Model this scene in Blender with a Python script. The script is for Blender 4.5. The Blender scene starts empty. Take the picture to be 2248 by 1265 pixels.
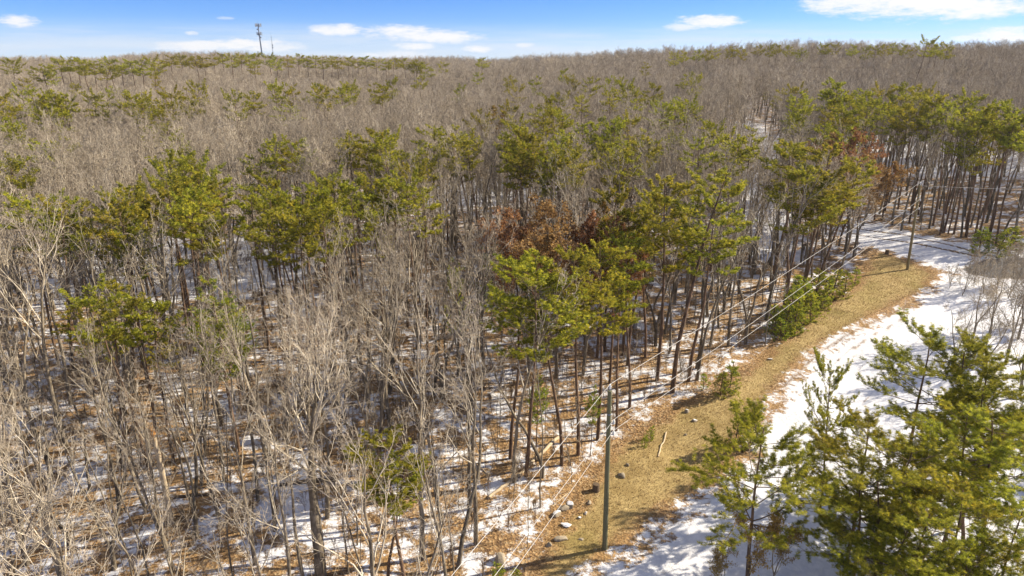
import bpy, math, random
import numpy as np
R = math.radians
scene = bpy.context.scene
C = scene.collection

# ------------------------------------------------------------------ camera
F, CX, CY, HOR = 1519.0, 1124.0, 632.5, 138.0       # photograph pixels
PITCH = math.atan((CY - HOR) / F)
CAMZ = 27.94
cd = bpy.data.cameras.new("camera"); cam = bpy.data.objects.new("camera", cd); C.objects.link(cam)
cd.sensor_width = 36.0; cd.lens = 36.0 * F / 2248.0
cd.clip_start = 0.5; cd.clip_end = 6000
cam.location = (0, 0, CAMZ); cam.rotation_euler = (math.pi / 2 - PITCH, 0, 0)
scene.camera = cam

# ------------------------------------------------------------------ light
SUN_AZ, SUN_EL = R(74), R(31)                       # azimuth from +Y towards +X
sd = bpy.data.lights.new("sun", "SUN"); sd.energy = 5.0; sd.angle = R(0.5); sd.color = (1.0, 0.885, 0.70)
sun = bpy.data.objects.new("sun", sd); C.objects.link(sun)
sun.rotation_euler = (math.pi / 2 - SUN_EL, 0, math.pi - SUN_AZ)
EXPOSURE = 1.1
vs = scene.view_settings
vs.view_transform = 'Standard'; vs.look = 'None'; vs.exposure = EXPOSURE; vs.gamma = 1.0; vs.use_curve_mapping = False
scene.cycles.max_bounces = 5; scene.cycles.diffuse_bounces = 3; scene.cycles.transmission_bounces = 3
scene.cycles.caustics_reflective = False; scene.cycles.caustics_refractive = False


class NT:
    """short hand for building node trees"""
    def __init__(s, t): s.t = t; s.n = t.nodes; s.l = t.links
    def new(s, typ, **kw):
        n = s.n.new(typ)
        for k, v in kw.items(): setattr(n, k, v)
        return n
    def put(s, sock, v):
        if isinstance(v, bpy.types.NodeSocket): s.l.new(v, sock)
        elif v is not None: sock.default_value = v
    def math(s, op, a, b=None, clamp=False):
        n = s.new("ShaderNodeMath", operation=op, use_clamp=clamp)
        s.put(n.inputs[0], a); s.put(n.inputs[1], b); return n.outputs[0]
    def ramp(s, v, a, b, lo=0.0, hi=1.0):
        n = s.new("ShaderNodeMapRange", interpolation_type='SMOOTHSTEP')
        s.put(n.inputs[0], v); n.inputs[1].default_value = a; n.inputs[2].default_value = b
        n.inputs[3].default_value = lo; n.inputs[4].default_value = hi; return n.outputs[0]
    def mix(s, f, a, b):
        n = s.new("ShaderNodeMix", data_type='RGBA')
        s.put(n.inputs[0], f); s.put(n.inputs[6], a if isinstance(a, bpy.types.NodeSocket) else (*a, 1)); s.put(n.inputs[7], b if isinstance(b, bpy.types.NodeSocket) else (*b, 1))
        return n.outputs[2]
    def noise(s, vec, scale, detail=4.0, rough=0.55, dim='3D'):
        n = s.new("ShaderNodeTexNoise", noise_dimensions=dim)
        if vec is not None: s.l.new(vec, n.inputs["Vector"])
        n.inputs["Scale"].default_value = scale; n.inputs["Detail"].default_value = detail; n.inputs["Roughness"].default_value = rough
        return n.outputs[0]


def rays(u, v):
    u = np.asarray(u, float); v = np.asarray(v, float)
    a = (u - CX) / F; b = -(v - CY) / F
    c, s = math.cos(PITCH), math.sin(PITCH)
    return np.stack([a, c + s * b, -s + c * b], -1)


# ------------------------------------------------------------------ sky
w = bpy.data.worlds.new("World"); scene.world = w; w.use_nodes = True
T = NT(w.node_tree); T.n.clear()
out = T.new("ShaderNodeOutputWorld"); bg = T.new("ShaderNodeBackground"); bg.inputs[1].default_value = 0.073
sky = T.new("ShaderNodeTexSky", sky_type='NISHITA', sun_disc=False)
sky.sun_elevation = SUN_EL; sky.sun_rotation = SUN_AZ; sky.air_density = 0.8; sky.dust_density = 0.0; sky.ozone_density = 4.0; sky.altitude = 1500
geo = T.new("ShaderNodeNewGeometry"); tc = T.new("ShaderNodeTexCoord")
sep = T.new("ShaderNodeSeparateXYZ"); T.l.new(tc.outputs["Generated"], sep.inputs[0])
az = T.math('ARCTAN2', sep.outputs[0], sep.outputs[1]); el = T.math('ARCSINE', sep.outputs[2])
comb = T.new("ShaderNodeCombineXYZ"); T.l.new(T.math('MULTIPLY', az, 1.0), comb.inputs[0]); T.l.new(T.math('MULTIPLY', el, 3.5), comb.inputs[1])
nz = T.noise(comb.outputs[0], 14.0, 6.0, 0.62); nz2 = T.noise(comb.outputs[0], 48.0, 8.0, 0.72)
wob = T.math('ADD', T.math('MULTIPLY', T.math('SUBTRACT', nz, 0.5), 2.6), T.math('MULTIPLY', T.math('SUBTRACT', nz2, 0.5), 3.4))
cover = None
for (u, v, wd, ht, st) in [(40, 47, 46, 12, .95), (435, 101, 95, 10, .9), (548, 98, 80, 13, 1), (610, 104, 60, 10, .7), (744, 66, 56, 12, .95),
        (870, 71, 75, 14, 1), (950, 80, 95, 13, .95), (913, 101, 40, 8, .9), (880, 122, 70, 9, .6), (1049, 108, 32, 7, .9), (1152, 99, 22, 5, .6), (422, 73, 16, 4, .7), (495, 40, 18, 3, .4),
        (1555, 47, 66, 13, .95), (1500, 59, 40, 8, .75), (1890, 6, 120, 22, .95), (2060, 6, 230, 34, 1), (2200, 0, 150, 30, 1), (2215, 76, 75, 17, 1), (2150, 84, 60, 6, .6)]:
    r = rays(u, v); a0 = math.atan2(r[0], r[1]); e0 = math.atan2(r[2], math.hypot(r[0], r[1]))
    wa = wd / F * math.cos(a0) ** 2; we = ht / F * math.cos(a0)
    dx = T.math('DIVIDE', T.math('SUBTRACT', az, a0), wa); dy = T.math('DIVIDE', T.math('SUBTRACT', el, e0), we)
    # flatter undersides
    q = T.math('ADD', T.math('MULTIPLY', dx, dx), T.math('MULTIPLY', dy, dy))
    m = T.ramp(T.math('ADD', q, wob), 1.5, -0.1, 0.0, st)
    cover = m if cover is None else T.math('MAXIMUM', cover, m)
comb2 = T.new("ShaderNodeCombineXYZ"); T.l.new(az, comb2.inputs[0]); T.l.new(T.math('MULTIPLY', el, 16.0), comb2.inputs[1])
veil_n = T.noise(comb2.outputs[0], 5.0, 6.0, 0.6)
veil = T.math('MULTIPLY', T.ramp(veil_n, 0.36, 0.66), T.ramp(el, 0.055, 0.028, 0.0, 0.45))
veil = T.math('ADD', veil, T.ramp(el, 0.06, 0.0, 0.0, 0.48), True)
CLOUD = 6.4
sat = T.new("ShaderNodeHueSaturation"); sat.inputs["Saturation"].default_value = 1.25; T.l.new(sky.outputs[0], sat.inputs["Color"])
tint = T.new("ShaderNodeMix", data_type='RGBA', blend_type='MULTIPLY'); tint.inputs[0].default_value = 1.0; T.l.new(sat.outputs[0], tint.inputs[6]); tint.inputs[7].default_value = (.63, .715, 1.0, 1)
fill_cloud_n = T.noise(tc.outputs["Generated"], 3.0, 6.0, .6)                  # unseen broken cloud overhead, added to raise the neutral fill light
fill_cloud = T.math('MULTIPLY', T.ramp(fill_cloud_n, .40, .60, 0, .62), T.ramp(el, .22, .5))
c0 = T.mix(fill_cloud, tint.outputs[2], (8.6, 8.4, 8.0))
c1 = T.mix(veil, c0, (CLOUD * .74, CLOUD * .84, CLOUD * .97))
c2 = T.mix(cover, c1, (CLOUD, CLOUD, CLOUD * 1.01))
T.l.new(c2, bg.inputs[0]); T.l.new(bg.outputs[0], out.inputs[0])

# ------------------------------------------------------------------ terrain height
RU = np.array([-700, 0, 250, 450, 620, 850, 1050, 1200, 1400, 1700, 2000, 2248, 2900], float)     # skyline of the photograph
RV = np.array([134, 134, 126, 122, 126, 131, 134, 126, 117, 107, 100, 93, 90], float)
RD = np.array([650, 650, 640, 640, 660, 680, 640, 480, 420, 400, 390, 380, 380], float)
CANOPY = 11.4
RAZ = np.arctan2((RU - CX) / F, math.cos(PITCH) + math.sin(PITCH) * (CY - RV) / F)
_r = rays(RU, RV)
RZ = CAMZ + RD * _r[:, 2] / np.hypot(_r[:, 0], _r[:, 1]) - CANOPY


def ground(x, y):
    x = np.asarray(x, float); y = np.asarray(y, float)
    d = np.hypot(x, y) + 1e-6; a = np.arctan2(x, y)
    rd = np.interp(a, RAZ, RD); rz = np.interp(a, RAZ, RZ)
    base = 3.2 * np.clip((d - 36) / 61, 0, 1) ** 1.15
    t = np.clip((d - 97) / (rd - 97), 0, 1)
    z = base + (rz - 3.2) * t
    z = z - 9.0 * np.clip((d - rd) / 260, 0, 1) ** 1.5
    und = 0.22 * np.sin(x * .21 + 1.3 * np.sin(y * .13)) * np.cos(y * .17 + .7) + 0.10 * np.sin(x * .63 + y * .41) * np.sin(y * .57 - x * .2)
    big = 0.9 * np.sin(x * .031 + .5) * np.sin(y * .027 + 1.1) * np.clip((d - 100) / 120, 0, 1)
    flat = np.clip((np.hypot(x - 5.6, y - 34.9) - 3) / 9, 0, 1) * np.clip((np.hypot(x - 49.5, y - 83.1) - 3) / 9, 0, 1)
    return z + und * flat + big


def at(u, v, h=0.0):
    """the point of the terrain (or h above it) that stands at a pixel of the photograph"""
    r = rays(u, v); r = r / math.hypot(r[0], r[1])
    d = np.concatenate([np.arange(14, 160, .5), np.arange(160, 900, 2.0)])
    f = CAMZ + d * r[2] - ground(d * r[0], d * r[1]) - h
    k = np.nonzero(f <= 0)[0]
    if len(k) == 0:
        D = float(np.interp(math.atan2(r[0], r[1]), RAZ, RD)) - 5
    else:
        k = k[0]; D = d[k] if k == 0 else d[k - 1] + (d[k] - d[k - 1]) * f[k - 1] / (f[k - 1] - f[k])
    x, y = D * r[0], D * r[1]
    return float(x), float(y), float(ground(x, y))


def pixel(x, y, z):
    x = np.asarray(x, float); y = np.asarray(y, float); zz = np.asarray(z, float) - CAMZ
    c, s = math.cos(PITCH), math.sin(PITCH)
    dep = c * y - s * zz; up = s * y + c * zz
    dep = np.maximum(dep, .01)
    return CX + F * x / dep, CY - F * up / dep


# ------------------------------------------------------------------ objects: helpers
def tag(o, label=None, cat=None, group=None, kind=None):
    if label:
        if len(label.split()) > 16: label = label.replace(" of the ", " of ")
        if len(label.split()) > 16: label = label.replace(" the ", " ")
        wds = label.split()
        assert 4 <= len(wds) <= 16, (len(wds), label)
        o["label"] = label
    if cat: o["category"] = cat
    if group: o["group"] = group
    if kind: o["kind"] = kind
    return o


def link(o, parent=None):
    C.objects.link(o)
    if parent is not None: o.parent = parent
    return o


def empty(name, loc, rz=0.0, sc=1.0):
    o = bpy.data.objects.new(name, None); o.empty_display_size = .5
    o.location = loc; o.rotation_euler = (0, 0, rz)
    o.scale = sc if isinstance(sc, tuple) else (sc, sc, sc)
    return link(o)


class MB:
    """collects faces of mixed size with a material slot each, builds ONE mesh"""
    def __init__(s): s.v = []; s.f = []; s.m = []; s.n = 0; s.att = []; s.smooth = []
    def add(s, verts, faces, mat=0, att=None, smooth=True):
        verts = np.asarray(verts, float).reshape(-1, 3); faces = np.asarray(faces, int)
        s.v.append(verts); s.f.append(faces + s.n); s.m.append(np.full(len(faces), mat)); s.n += len(verts)
        s.att.append(np.zeros(len(verts)) if att is None else np.broadcast_to(att, (len(verts),)))
        s.smooth.append(np.full(len(faces), smooth))
    def mesh(s, name, mats):
        me = bpy.data.meshes.new(name)
        V = np.concatenate(s.v); me.vertices.add(len(V)); me.vertices.foreach_set("co", V.astype(np.float32).ravel())
        li = np.concatenate([f.ravel() for f in s.f]); tot = np.concatenate([np.full(len(f), f.shape[1]) for f in s.f])
        st = np.concatenate([[0], np.cumsum(tot)[:-1]])
        me.loops.add(len(li)); me.loops.foreach_set("vertex_index", li.astype(np.int32))
        me.polygons.add(len(tot)); me.polygons.foreach_set("loop_start", st.astype(np.int32)); me.polygons.foreach_set("loop_total", tot.astype(np.int32))
        me.polygons.foreach_set("material_index", np.concatenate(s.m).astype(np.int32))
        me.polygons.foreach_set("use_smooth", np.concatenate(s.smooth).astype(bool))
        a = me.attributes.new("tone", 'FLOAT', 'POINT'); a.data.foreach_set("value", np.concatenate(s.att).astype(np.float32))
        for m in mats: me.materials.append(m)
        me.update(calc_edges=True)
        return me
    def obj(s, name, mats, parent=None, loc=(0, 0, 0)):
        o = bpy.data.objects.new(name, s.mesh(name, mats if isinstance(mats, list) else [mats])); o.location = loc
        return link(o, parent)


def norm(a): return a / np.maximum(np.linalg.norm(a, axis=-1, keepdims=True), 1e-9)


def tubes(mb, polys, sides, mat=0, tone=0.0, cap=False, rough=0.0, rng=None):
    """polys: lists of (x,y,z,r); all built together, grouped by length"""
    by = {}
    for p in polys: by.setdefault(len(p), []).append(p)
    for n, ps in by.items():
        A = np.array(ps, float); B = len(A); P = A[..., :3]; rad = A[..., 3]
        tg = np.empty_like(P); tg[:, 1:-1] = P[:, 2:] - P[:, :-2]; tg[:, 0] = P[:, 1] - P[:, 0]; tg[:, -1] = P[:, -1] - P[:, -2]
        tg = norm(tg)
        ch = norm(P[:, -1] - P[:, 0]); ref = np.where(np.abs(ch[:, 2:3]) > .8, np.array([[1., 0, 0]]), np.array([[0, 0, 1.]]))[:, None, :]
        U = norm(np.cross(tg, np.broadcast_to(ref, tg.shape))); V = np.cross(tg, U)
        th = np.arange(sides) * 2 * math.pi / sides
        rr = rad[..., None] * (1 if not rough else 1 + rough * (rng.random((B, n, sides)) - .5))
        ring = P[:, :, None, :] + rr[..., None] * (np.cos(th)[None, None, :, None] * U[:, :, None, :] + np.sin(th)[None, None, :, None] * V[:, :, None, :])
        base = (np.arange(B) * n * sides)[:, None, None]; i = np.arange(n - 1)[None, :, None] * sides; k = np.arange(sides)[None, None, :]; k2 = (k + 1) % sides
        q = np.stack([base + i + k, base + i + k2, base + i + sides + k2, base + i + sides + k], -1).reshape(-1, 4)
        mb.add(ring.reshape(-1, 3), q, mat, tone)
        if cap:
            for b in range(B):
                mb.add(ring[b, -1], [list(range(sides))], mat, tone, False); mb.add(ring[b, 0], [list(range(sides))[::-1]], mat, tone, False)


def box(mb, c, s, mat=0, rz=0.0, tilt=0.0):
    v = np.array([(x, y, z) for x in (-1, 1) for y in (-1, 1) for z in (-1, 1)], float) * np.array(s) / 2
    ct, st = math.cos(tilt), math.sin(tilt); v = v @ np.array([[ct, 0, -st], [0, 1, 0], [st, 0, ct]])
    cz, sz = math.cos(rz), math.sin(rz); v = v @ np.array([[cz, sz, 0], [-sz, cz, 0], [0, 0, 1]])
    mb.add(v + np.array(c), [(0, 1, 3, 2), (4, 6, 7, 5), (0, 4, 5, 1), (2, 3, 7, 6), (0, 2, 6, 4), (1, 5, 7, 3)], mat, smooth=False)


# ------------------------------------------------------------------ materials
def mat(name):
    m = bpy.data.materials.new(name); m.use_nodes = True
    t = NT(m.node_tree); b = t.n["Principled BSDF"]; b.inputs["Roughness"].default_value = .85
    b.inputs["Specular IOR Level"].default_value = 0.2
    return m, t, b


def bark(name, dark, light, scale, sat_var=.25):
    m, t, b = mat(name)
    tc = t.new("ShaderNodeTexCoord"); mp = t.new("ShaderNodeMapping"); mp.inputs["Scale"].default_value = (1, 1, .22); t.l.new(tc.outputs["Object"], mp.inputs[0])
    n1 = t.noise(mp.outputs[0], scale, 5, .7); n2 = t.noise(tc.outputs["Object"], .9, 3, .6)
    oi = t.new("ShaderNodeObjectInfo")
    f = t.math('ADD', t.math('MULTIPLY', n1, 1.1), t.math('MULTIPLY', t.math('SUBTRACT', n2, .5), .9)); f = t.ramp(f, .3, .85)
    col = t.mix(f, dark, light)
    val = t.math('ADD', t.math('MULTIPLY', oi.outputs["Random"], .5), .75)
    hs = t.new("ShaderNodeHueSaturation"); t.l.new(col, hs.inputs["Color"]); t.l.new(val, hs.inputs["Value"])
    t.l.new(hs.outputs[0], b.inputs["Base Color"])
    bp = t.new("ShaderNodeBump"); bp.inputs["Strength"].default_value = .6; bp.inputs["Distance"].default_value = .03; t.l.new(n1, bp.inputs["Height"]); t.l.new(bp.outputs[0], b.inputs["Normal"])
    return m


def foliage(name, c0, c1, c2, trans=.45, var=.3):
    """colour differs from tuft to tuft (attribute tone) and from tree to tree"""
    m, t, b = mat(name)
    at_ = t.new("ShaderNodeAttribute", attribute_name="tone"); oi = t.new("ShaderNodeObjectInfo")
    a = t.mix(t.ramp(at_.outputs["Fac"], 0.0, .55), c0, c1); a = t.mix(t.ramp(at_.outputs["Fac"], .5, 1.0), a, c2)
    hs = t.new("ShaderNodeHueSaturation"); t.l.new(a, hs.inputs["Color"])
    t.l.new(t.math('ADD', t.math('MULTIPLY', oi.outputs["Random"], var), 1 - var / 2), hs.inputs["Value"])
    t.l.new(t.math('ADD', t.math('MULTIPLY', t.math('FRACT', t.math('MULTIPLY', oi.outputs["Random"], 7.13)), .035), .4825), hs.inputs["Hue"])
    t.l.new(hs.outputs[0], b.inputs["Base Color"]); b.inputs["Roughness"].default_value = .6
    tr = t.new("ShaderNodeBsdfTranslucent"); t.l.new(hs.outputs[0], tr.inputs[0])
    mx = t.new("ShaderNodeMixShader"); mx.inputs[0].default_value = trans; t.l.new(b.outputs[0], mx.inputs[1]); t.l.new(tr.outputs[0], mx.inputs[2])
    t.l.new(mx.outputs[0], t.n["Material Output"].inputs[0])
    return m


M_TRUNK = bark("grey_bark", (.085, .068, .046), (.27, .225, .165), 9)
M_LIMB = bark("pale_limb_bark", (.24, .20, .145), (.60, .53, .41), 6)
M_TWIG = bark("twig_bark", (.24, .195, .145), (.46, .39, .295), 5)
M_PBARK = bark("pine_bark", (.07, .045, .03), (.23, .145, .09), 8)
M_PLIMB = bark("pine_limb_bark", (.10, .075, .05), (.27, .19, .12), 8)
M_NEEDLE = foliage("pine_needles", (.095, .118, .018), (.31, .308, .032), (.64, .555, .05))
M_NEEDLEG = foliage("bright_pine_needles", (.09, .14, .016), (.28, .325, .03), (.55, .51, .045))
M_NEEDLEO = foliage("browning_pine_needles", (.11, .085, .018), (.25, .17, .035), (.42, .26, .06))
M_RUST = foliage("dry_brown_leaves", (.17, .085, .035), (.38, .20, .075), (.52, .31, .115), .35)
M_TAN = foliage("dry_tan_leaves", (.20, .12, .03), (.36, .23, .055), (.44, .32, .08), .3)


def plain(name, col, rough=.8, nscale=6, amt=.35, metal=0.0, bump=.3):
    m, t, b = mat(name)
    tc = t.new("ShaderNodeTexCoord"); n = t.noise(tc.outputs["Object"], nscale, 6, .65)
    c = t.mix(n, tuple(x * (1 - amt) for x in col), tuple(min(1, x * (1 + amt)) for x in col))
    t.l.new(c, b.inputs["Base Color"]); b.inputs["Roughness"].default_value = rough; b.inputs["Metallic"].default_value = metal
    bp = t.new("ShaderNodeBump"); bp.inputs["Strength"].default_value = bump; bp.inputs["Distance"].default_value = .03; t.l.new(n, bp.inputs["Height"]); t.l.new(bp.outputs[0], b.inputs["Normal"])
    return m


M_POLEG = plain("treated_green_pole_wood", (.14, .135, .075), .75, 14, .4)
M_POLEB = plain("weathered_pole_wood", (.20, .165, .085), .8, 14, .3)
M_WIRE = plain("aluminium_cable", (.52, .51, .49), .5, 3, .05, .1, 0)
M_INS = plain("pale_porcelain", (.62, .62, .60), .35, 4, .1, 0, 0)
M_STEEL = plain("galvanised_steel", (.20, .24, .30), .6, 3, .15, .2, 0)
M_PANEL = plain("grey_antenna_panel", (.22, .25, .30), .6, 3, .1, 0, 0)
M_WOODPALE = plain("pale_dead_wood", (.46, .37, .25), .9, 7, .35)
M_WOODDARK = plain("dark_cut_wood", (.12, .085, .055), .9, 7, .4)
M_ORANGE = plain("split_orange_wood", (.42, .21, .06), .85, 9, .4)


def rock_material():
    m, t, b = mat("snow_dusted_rock")
    tc = t.new("ShaderNodeTexCoord"); g = t.new("ShaderNodeNewGeometry"); sp = t.new("ShaderNodeSeparateXYZ"); t.l.new(g.outputs["Normal"], sp.inputs[0])
    n = t.noise(tc.outputs["Object"], 5, 6, .65); n2 = t.noise(tc.outputs["Object"], 2.2, 3, .6); oi = t.new("ShaderNodeObjectInfo")
    c = t.mix(n, (.16, .13, .09), (.42, .36, .27))
    f = t.math('MULTIPLY', t.ramp(t.math('ADD', sp.outputs[2], t.math('SUBTRACT', n2, .5)), .75, .95), t.ramp(oi.outputs["Random"], .45, .55))
    t.l.new(t.mix(f, c, (.78, .79, .82)), b.inputs["Base Color"])
    bp = t.new("ShaderNodeBump"); bp.inputs["Strength"].default_value = .7; bp.inputs["Distance"].default_value = .05; t.l.new(n, bp.inputs["Height"]); t.l.new(bp.outputs[0], b.inputs["Normal"])
    return m


M_ROCK = rock_material()


def ground_material():
    m, t, b = mat("winter_ground")
    tc = t.new("ShaderNodeTexCoord"); P = tc.outputs["Object"]
    ca = t.new("ShaderNodeVertexColor", layer_name="cover"); sp = t.new("ShaderNodeSeparateColor"); t.l.new(ca.outputs[0], sp.inputs[0])
    sn, gr, di, asph = sp.outputs[0], sp.outputs[1], sp.outputs[2], ca.outputs[1]
    nb = t.noise(P, .55, 7, .62); nm = t.noise(P, 2.3, 6, .65); nf = t.noise(P, 9, 5, .7); nlow = t.noise(P, .16, 3, .5); nff = t.noise(P, 17, 5, .75)
    # fallen leaves
    vo = t.new("ShaderNodeTexVoronoi", feature='F1'); vo.inputs["Scale"].default_value = 6.5; t.l.new(P, vo.inputs["Vector"])
    vs_ = t.new("ShaderNodeSeparateColor"); t.l.new(vo.outputs["Color"], vs_.inputs[0])
    leaf = t.mix(vs_.outputs[0], (.12, .067, .033), (.44, .275, .125)); leaf = t.mix(t.ramp(vs_.outputs[1], .72, .95), leaf, (.44, .32, .18))
    leaf = t.mix(t.ramp(nm, .45, .8), leaf, (.10, .06, .034)); leaf = t.mix(t.ramp(nlow, .42, .62, 0, .5), leaf, (.34, .205, .08))
    # dead grass
    gcol = t.mix(t.ramp(nff, .3, .7), (.19, .138, .052), (.62, .465, .21)); gcol = t.mix(t.ramp(nb, .40, .62, 0, .75), gcol, (.27, .19, .072)); gcol = t.mix(t.ramp(nm, .48, .72, 0, .6), gcol, (.17, .115, .05)); gcol = t.mix(t.ramp(nlow, .5, .75, 0, .5), gcol, (.26, .22, .06))
    snow = t.mix(t.ramp(nm, .35, .7), (.60, .61, .64), (.74, .74, .755)); snow = t.mix(t.math('MULTIPLY', t.ramp(nff, .64, .72, 0, .8), t.ramp(nb, .38, .66)), snow, (.26, .17, .09))
    wv = t.math('ADD', t.math('MULTIPLY', t.math('SUBTRACT', nb, .5), 2.0), t.math('MULTIPLY', t.math('SUBTRACT', nm, .5), 1.1)); wv = t.math('ADD', wv, t.math('MULTIPLY', t.math('SUBTRACT', nf, .5), .55))
    gmask = t.ramp(t.math('ADD', gr, t.math('MULTIPLY', wv, .8)), -.15, .35); col = t.mix(gmask, leaf, gcol)
    dirtc = t.mix(nf, (.10, .065, .035), (.24, .165, .095))
    wv2 = t.math('ADD', wv, t.math('MULTIPLY', t.math('SUBTRACT', nff, .5), .7)); smask = t.ramp(t.math('ADD', sn, wv2), -.10, .14)
    smask = t.math('MULTIPLY', smask, t.math('SUBTRACT', 1.0, t.ramp(t.math('ADD', di, t.math('MULTIPLY', wv, .35)), .35, .6)))
    col = t.mix(t.ramp(di, .3, .6), col, dirtc)
    ac = t.mix(nf, (.075, .075, .08), (.13, .125, .12)); col = t.mix(t.ramp(t.math('ADD', asph, t.math('MULTIPLY', wv, .2)), .4, .6), col, ac)
    smask = t.math('MULTIPLY', smask, t.math('SUBTRACT', 1.0, t.ramp(t.math('ADD', asph, t.math('MULTIPLY', wv, .5)), .35, .6)))
    col = t.mix(smask, col, snow)
    t.l.new(col, b.inputs["Base Color"]); b.inputs["Roughness"].default_value = .9
    h = t.math('ADD', t.math('MULTIPLY', t.math('ADD', t.math('MULTIPLY', vo.outputs["Distance"], t.math('SUBTRACT', 1.0, gmask)), nff), t.math('SUBTRACT', 1.0, t.math('MULTIPLY', smask, .85))), t.math('MULTIPLY', nm, .9))
    h = t.math('ADD', h, t.math('MULTIPLY', smask, .5))
    bp = t.new("ShaderNodeBump"); bp.inputs["Strength"].default_value = .8; bp.inputs["Distance"].default_value = .10; t.l.new(h, bp.inputs["Height"]); t.l.new(bp.outputs[0], b.inputs["Normal"])
    return m


M_GROUND = ground_material()


# ------------------------------------------------------------------ the ground: drive, verge, asphalt, forest floor
def inside(px, py, poly):
    r = np.zeros(px.shape, bool); n = len(poly)
    for i in range(n):
        x1, y1 = poly[i]; x2, y2 = poly[(i + 1) % n]
        c = ((y1 > py) != (y2 > py)) & (px < (x2 - x1) * (py - y1) / (y2 - y1 + 1e-12) + x1); r ^= c
    return r


def dline(px, py, pts, closed=False):
    d = np.full(px.shape, 1e9); n = len(pts)
    for i in range(n if closed else n - 1):
        x1, y1 = pts[i]; x2, y2 = pts[(i + 1) % n]; vx, vy = x2 - x1, y2 - y1
        t = np.clip(((px - x1) * vx + (py - y1) * vy) / (vx * vx + vy * vy + 1e-9), 0, 1)
        d = np.minimum(d, np.hypot(px - x1 - t * vx, py - y1 - t * vy))
    return d


def sdist(px, py, poly): return dline(px, py, poly, True) * np.where(inside(px, py, poly), 1, -1)


def world(pts): return [at(u, v)[:2] for u, v in pts]


DRIVE = world([(1180, 1330), (1250, 1258), (1345, 1208), (1480, 1112), (1590, 1042), (1650, 930), (1695, 862), (1780, 765), (1880, 712), (1985, 662), (2045, 625), (2062, 600), (2030, 585), (1960, 560), (1905, 546),
               (1850, 528), (1765, 505), (1765, 484), (1850, 480), (1940, 492), (2030, 512), (2110, 532), (2300, 555), (2600, 640), (2900, 1330)])
VERGE = world([(1130, 1330), (1160, 1235), (1240, 1110), (1340, 975), (1470, 890), (1560, 850), (1650, 790), (1720, 735), (1780, 680), (1860, 630), (1890, 590), (1900, 560), (1925, 545), (1965, 558), (2030, 583), (2068, 602),
               (2045, 640), (1985, 670), (1880, 722), (1780, 790), (1700, 880), (1650, 950), (1590, 1055), (1480, 1130), (1345, 1225), (1250, 1330)])
ASPHALT = world([(2108, 592), (2150, 574), (2250, 564), (2420, 566), (2420, 618), (2250, 612), (2160, 610)])
RUTS = [world(p) for p in ([(1770, 494), (1850, 508), (1930, 523), (2010, 534), (2080, 548), (2150, 562)], [(1800, 490), (1900, 504), (1990, 516), (2080, 536), (2170, 560)],
                           [(1992, 692), (1930, 728), (1868, 768), (1830, 800)], [(2000, 664), (1900, 715), (1800, 770), (1720, 850)])]
TRACKS = [world(p) for p in ([(1615, 1070), (1480, 1180), (1395, 1262)], [(1690, 1060), (1560, 1180), (1480, 1280)], [(2060, 640), (2120, 600), (2100, 575), (2010, 560)], [(2120, 640), (2160, 600), (2120, 560), (2020, 545)], [(2100, 650), (1950, 740), (1800, 850), (1690, 960), (1560, 1090), (1440, 1200)], [(2140, 680), (2000, 770), (1850, 890), (1740, 1000)], [(2030, 660), (1900, 740), (1790, 830), (1700, 920)])]
LANE = [at(1700, 560)[:2], at(1672, 420)[:2], at(1655, 300)[:2]]            # open snowy cut going back through the woods
_a = math.atan2(*LANE[-1]); LANE.append((math.sin(_a - .006) * 215, math.cos(_a - .006) * 215))
BLOBS = [(at(u, v)[:2], r, a) for u, v, r, a in [
    (230, 900, 9, -1.0), (120, 1010, 8, -1.0), (60, 1180, 6, -.7), (420, 960, 5, -.6), (330, 830, 9, -.7), (620, 1000, 5.5, .9), (700, 1120, 4.5, 1.0), (760, 1230, 4, 1.1), (560, 1120, 4, .6), (480, 1050, 3.5, .5), (480, 1230, 4, .6), (250, 1170, 4, .25),
    (900, 800, 7, .9), (830, 880, 6, .9), (990, 740, 8, .6), (1640, 720, 7, .8), (1560, 760, 7, .5), (1440, 700, 8, .5), (150, 660, 14, .9), (330, 560, 16, .8), (620, 570, 15, .9), (560, 640, 9, .7),
    (720, 770, 7, -.7), (820, 700, 9, -.5), (550, 760, 10, -.5), (1130, 930, 7, -1.0), (1200, 1090, 5.5, -1.3), (1040, 1130, 4, -1.0), (1090, 1190, 4, -1.3), (1000, 1210, 2.6, -.5), (1330, 830, 8, -1.0), (1480, 800, 6, -.8), (1560, 590, 14, -1.4), (1660, 600, 12, -1.5), (1750, 540, 10, -1.6), (1350, 680, 6, .3),
    (1880, 440, 14, -.9), (2000, 440, 12, -.7), (2150, 450, 14, -1.0), (2200, 500, 8, -1.2), (1900, 350, 18, .8), (2050, 330, 20, .9), (2180, 360, 20, .5), (1060, 420, 16, 1.0), (1620, 330, 20, .8), (860, 470, 14, .4)]]


def axis(lo, hi, fine_lo, fine_hi, step, grow):
    a = list(np.arange(fine_lo, fine_hi, step)); s = step; x = a[-1]
    while x < hi: s *= grow; x += s; a.append(x)
    s = step; x = fine_lo; b = []
    while x > lo: s *= grow; x -= s; b.append(x)
    return np.array(b[::-1] + a)


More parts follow.
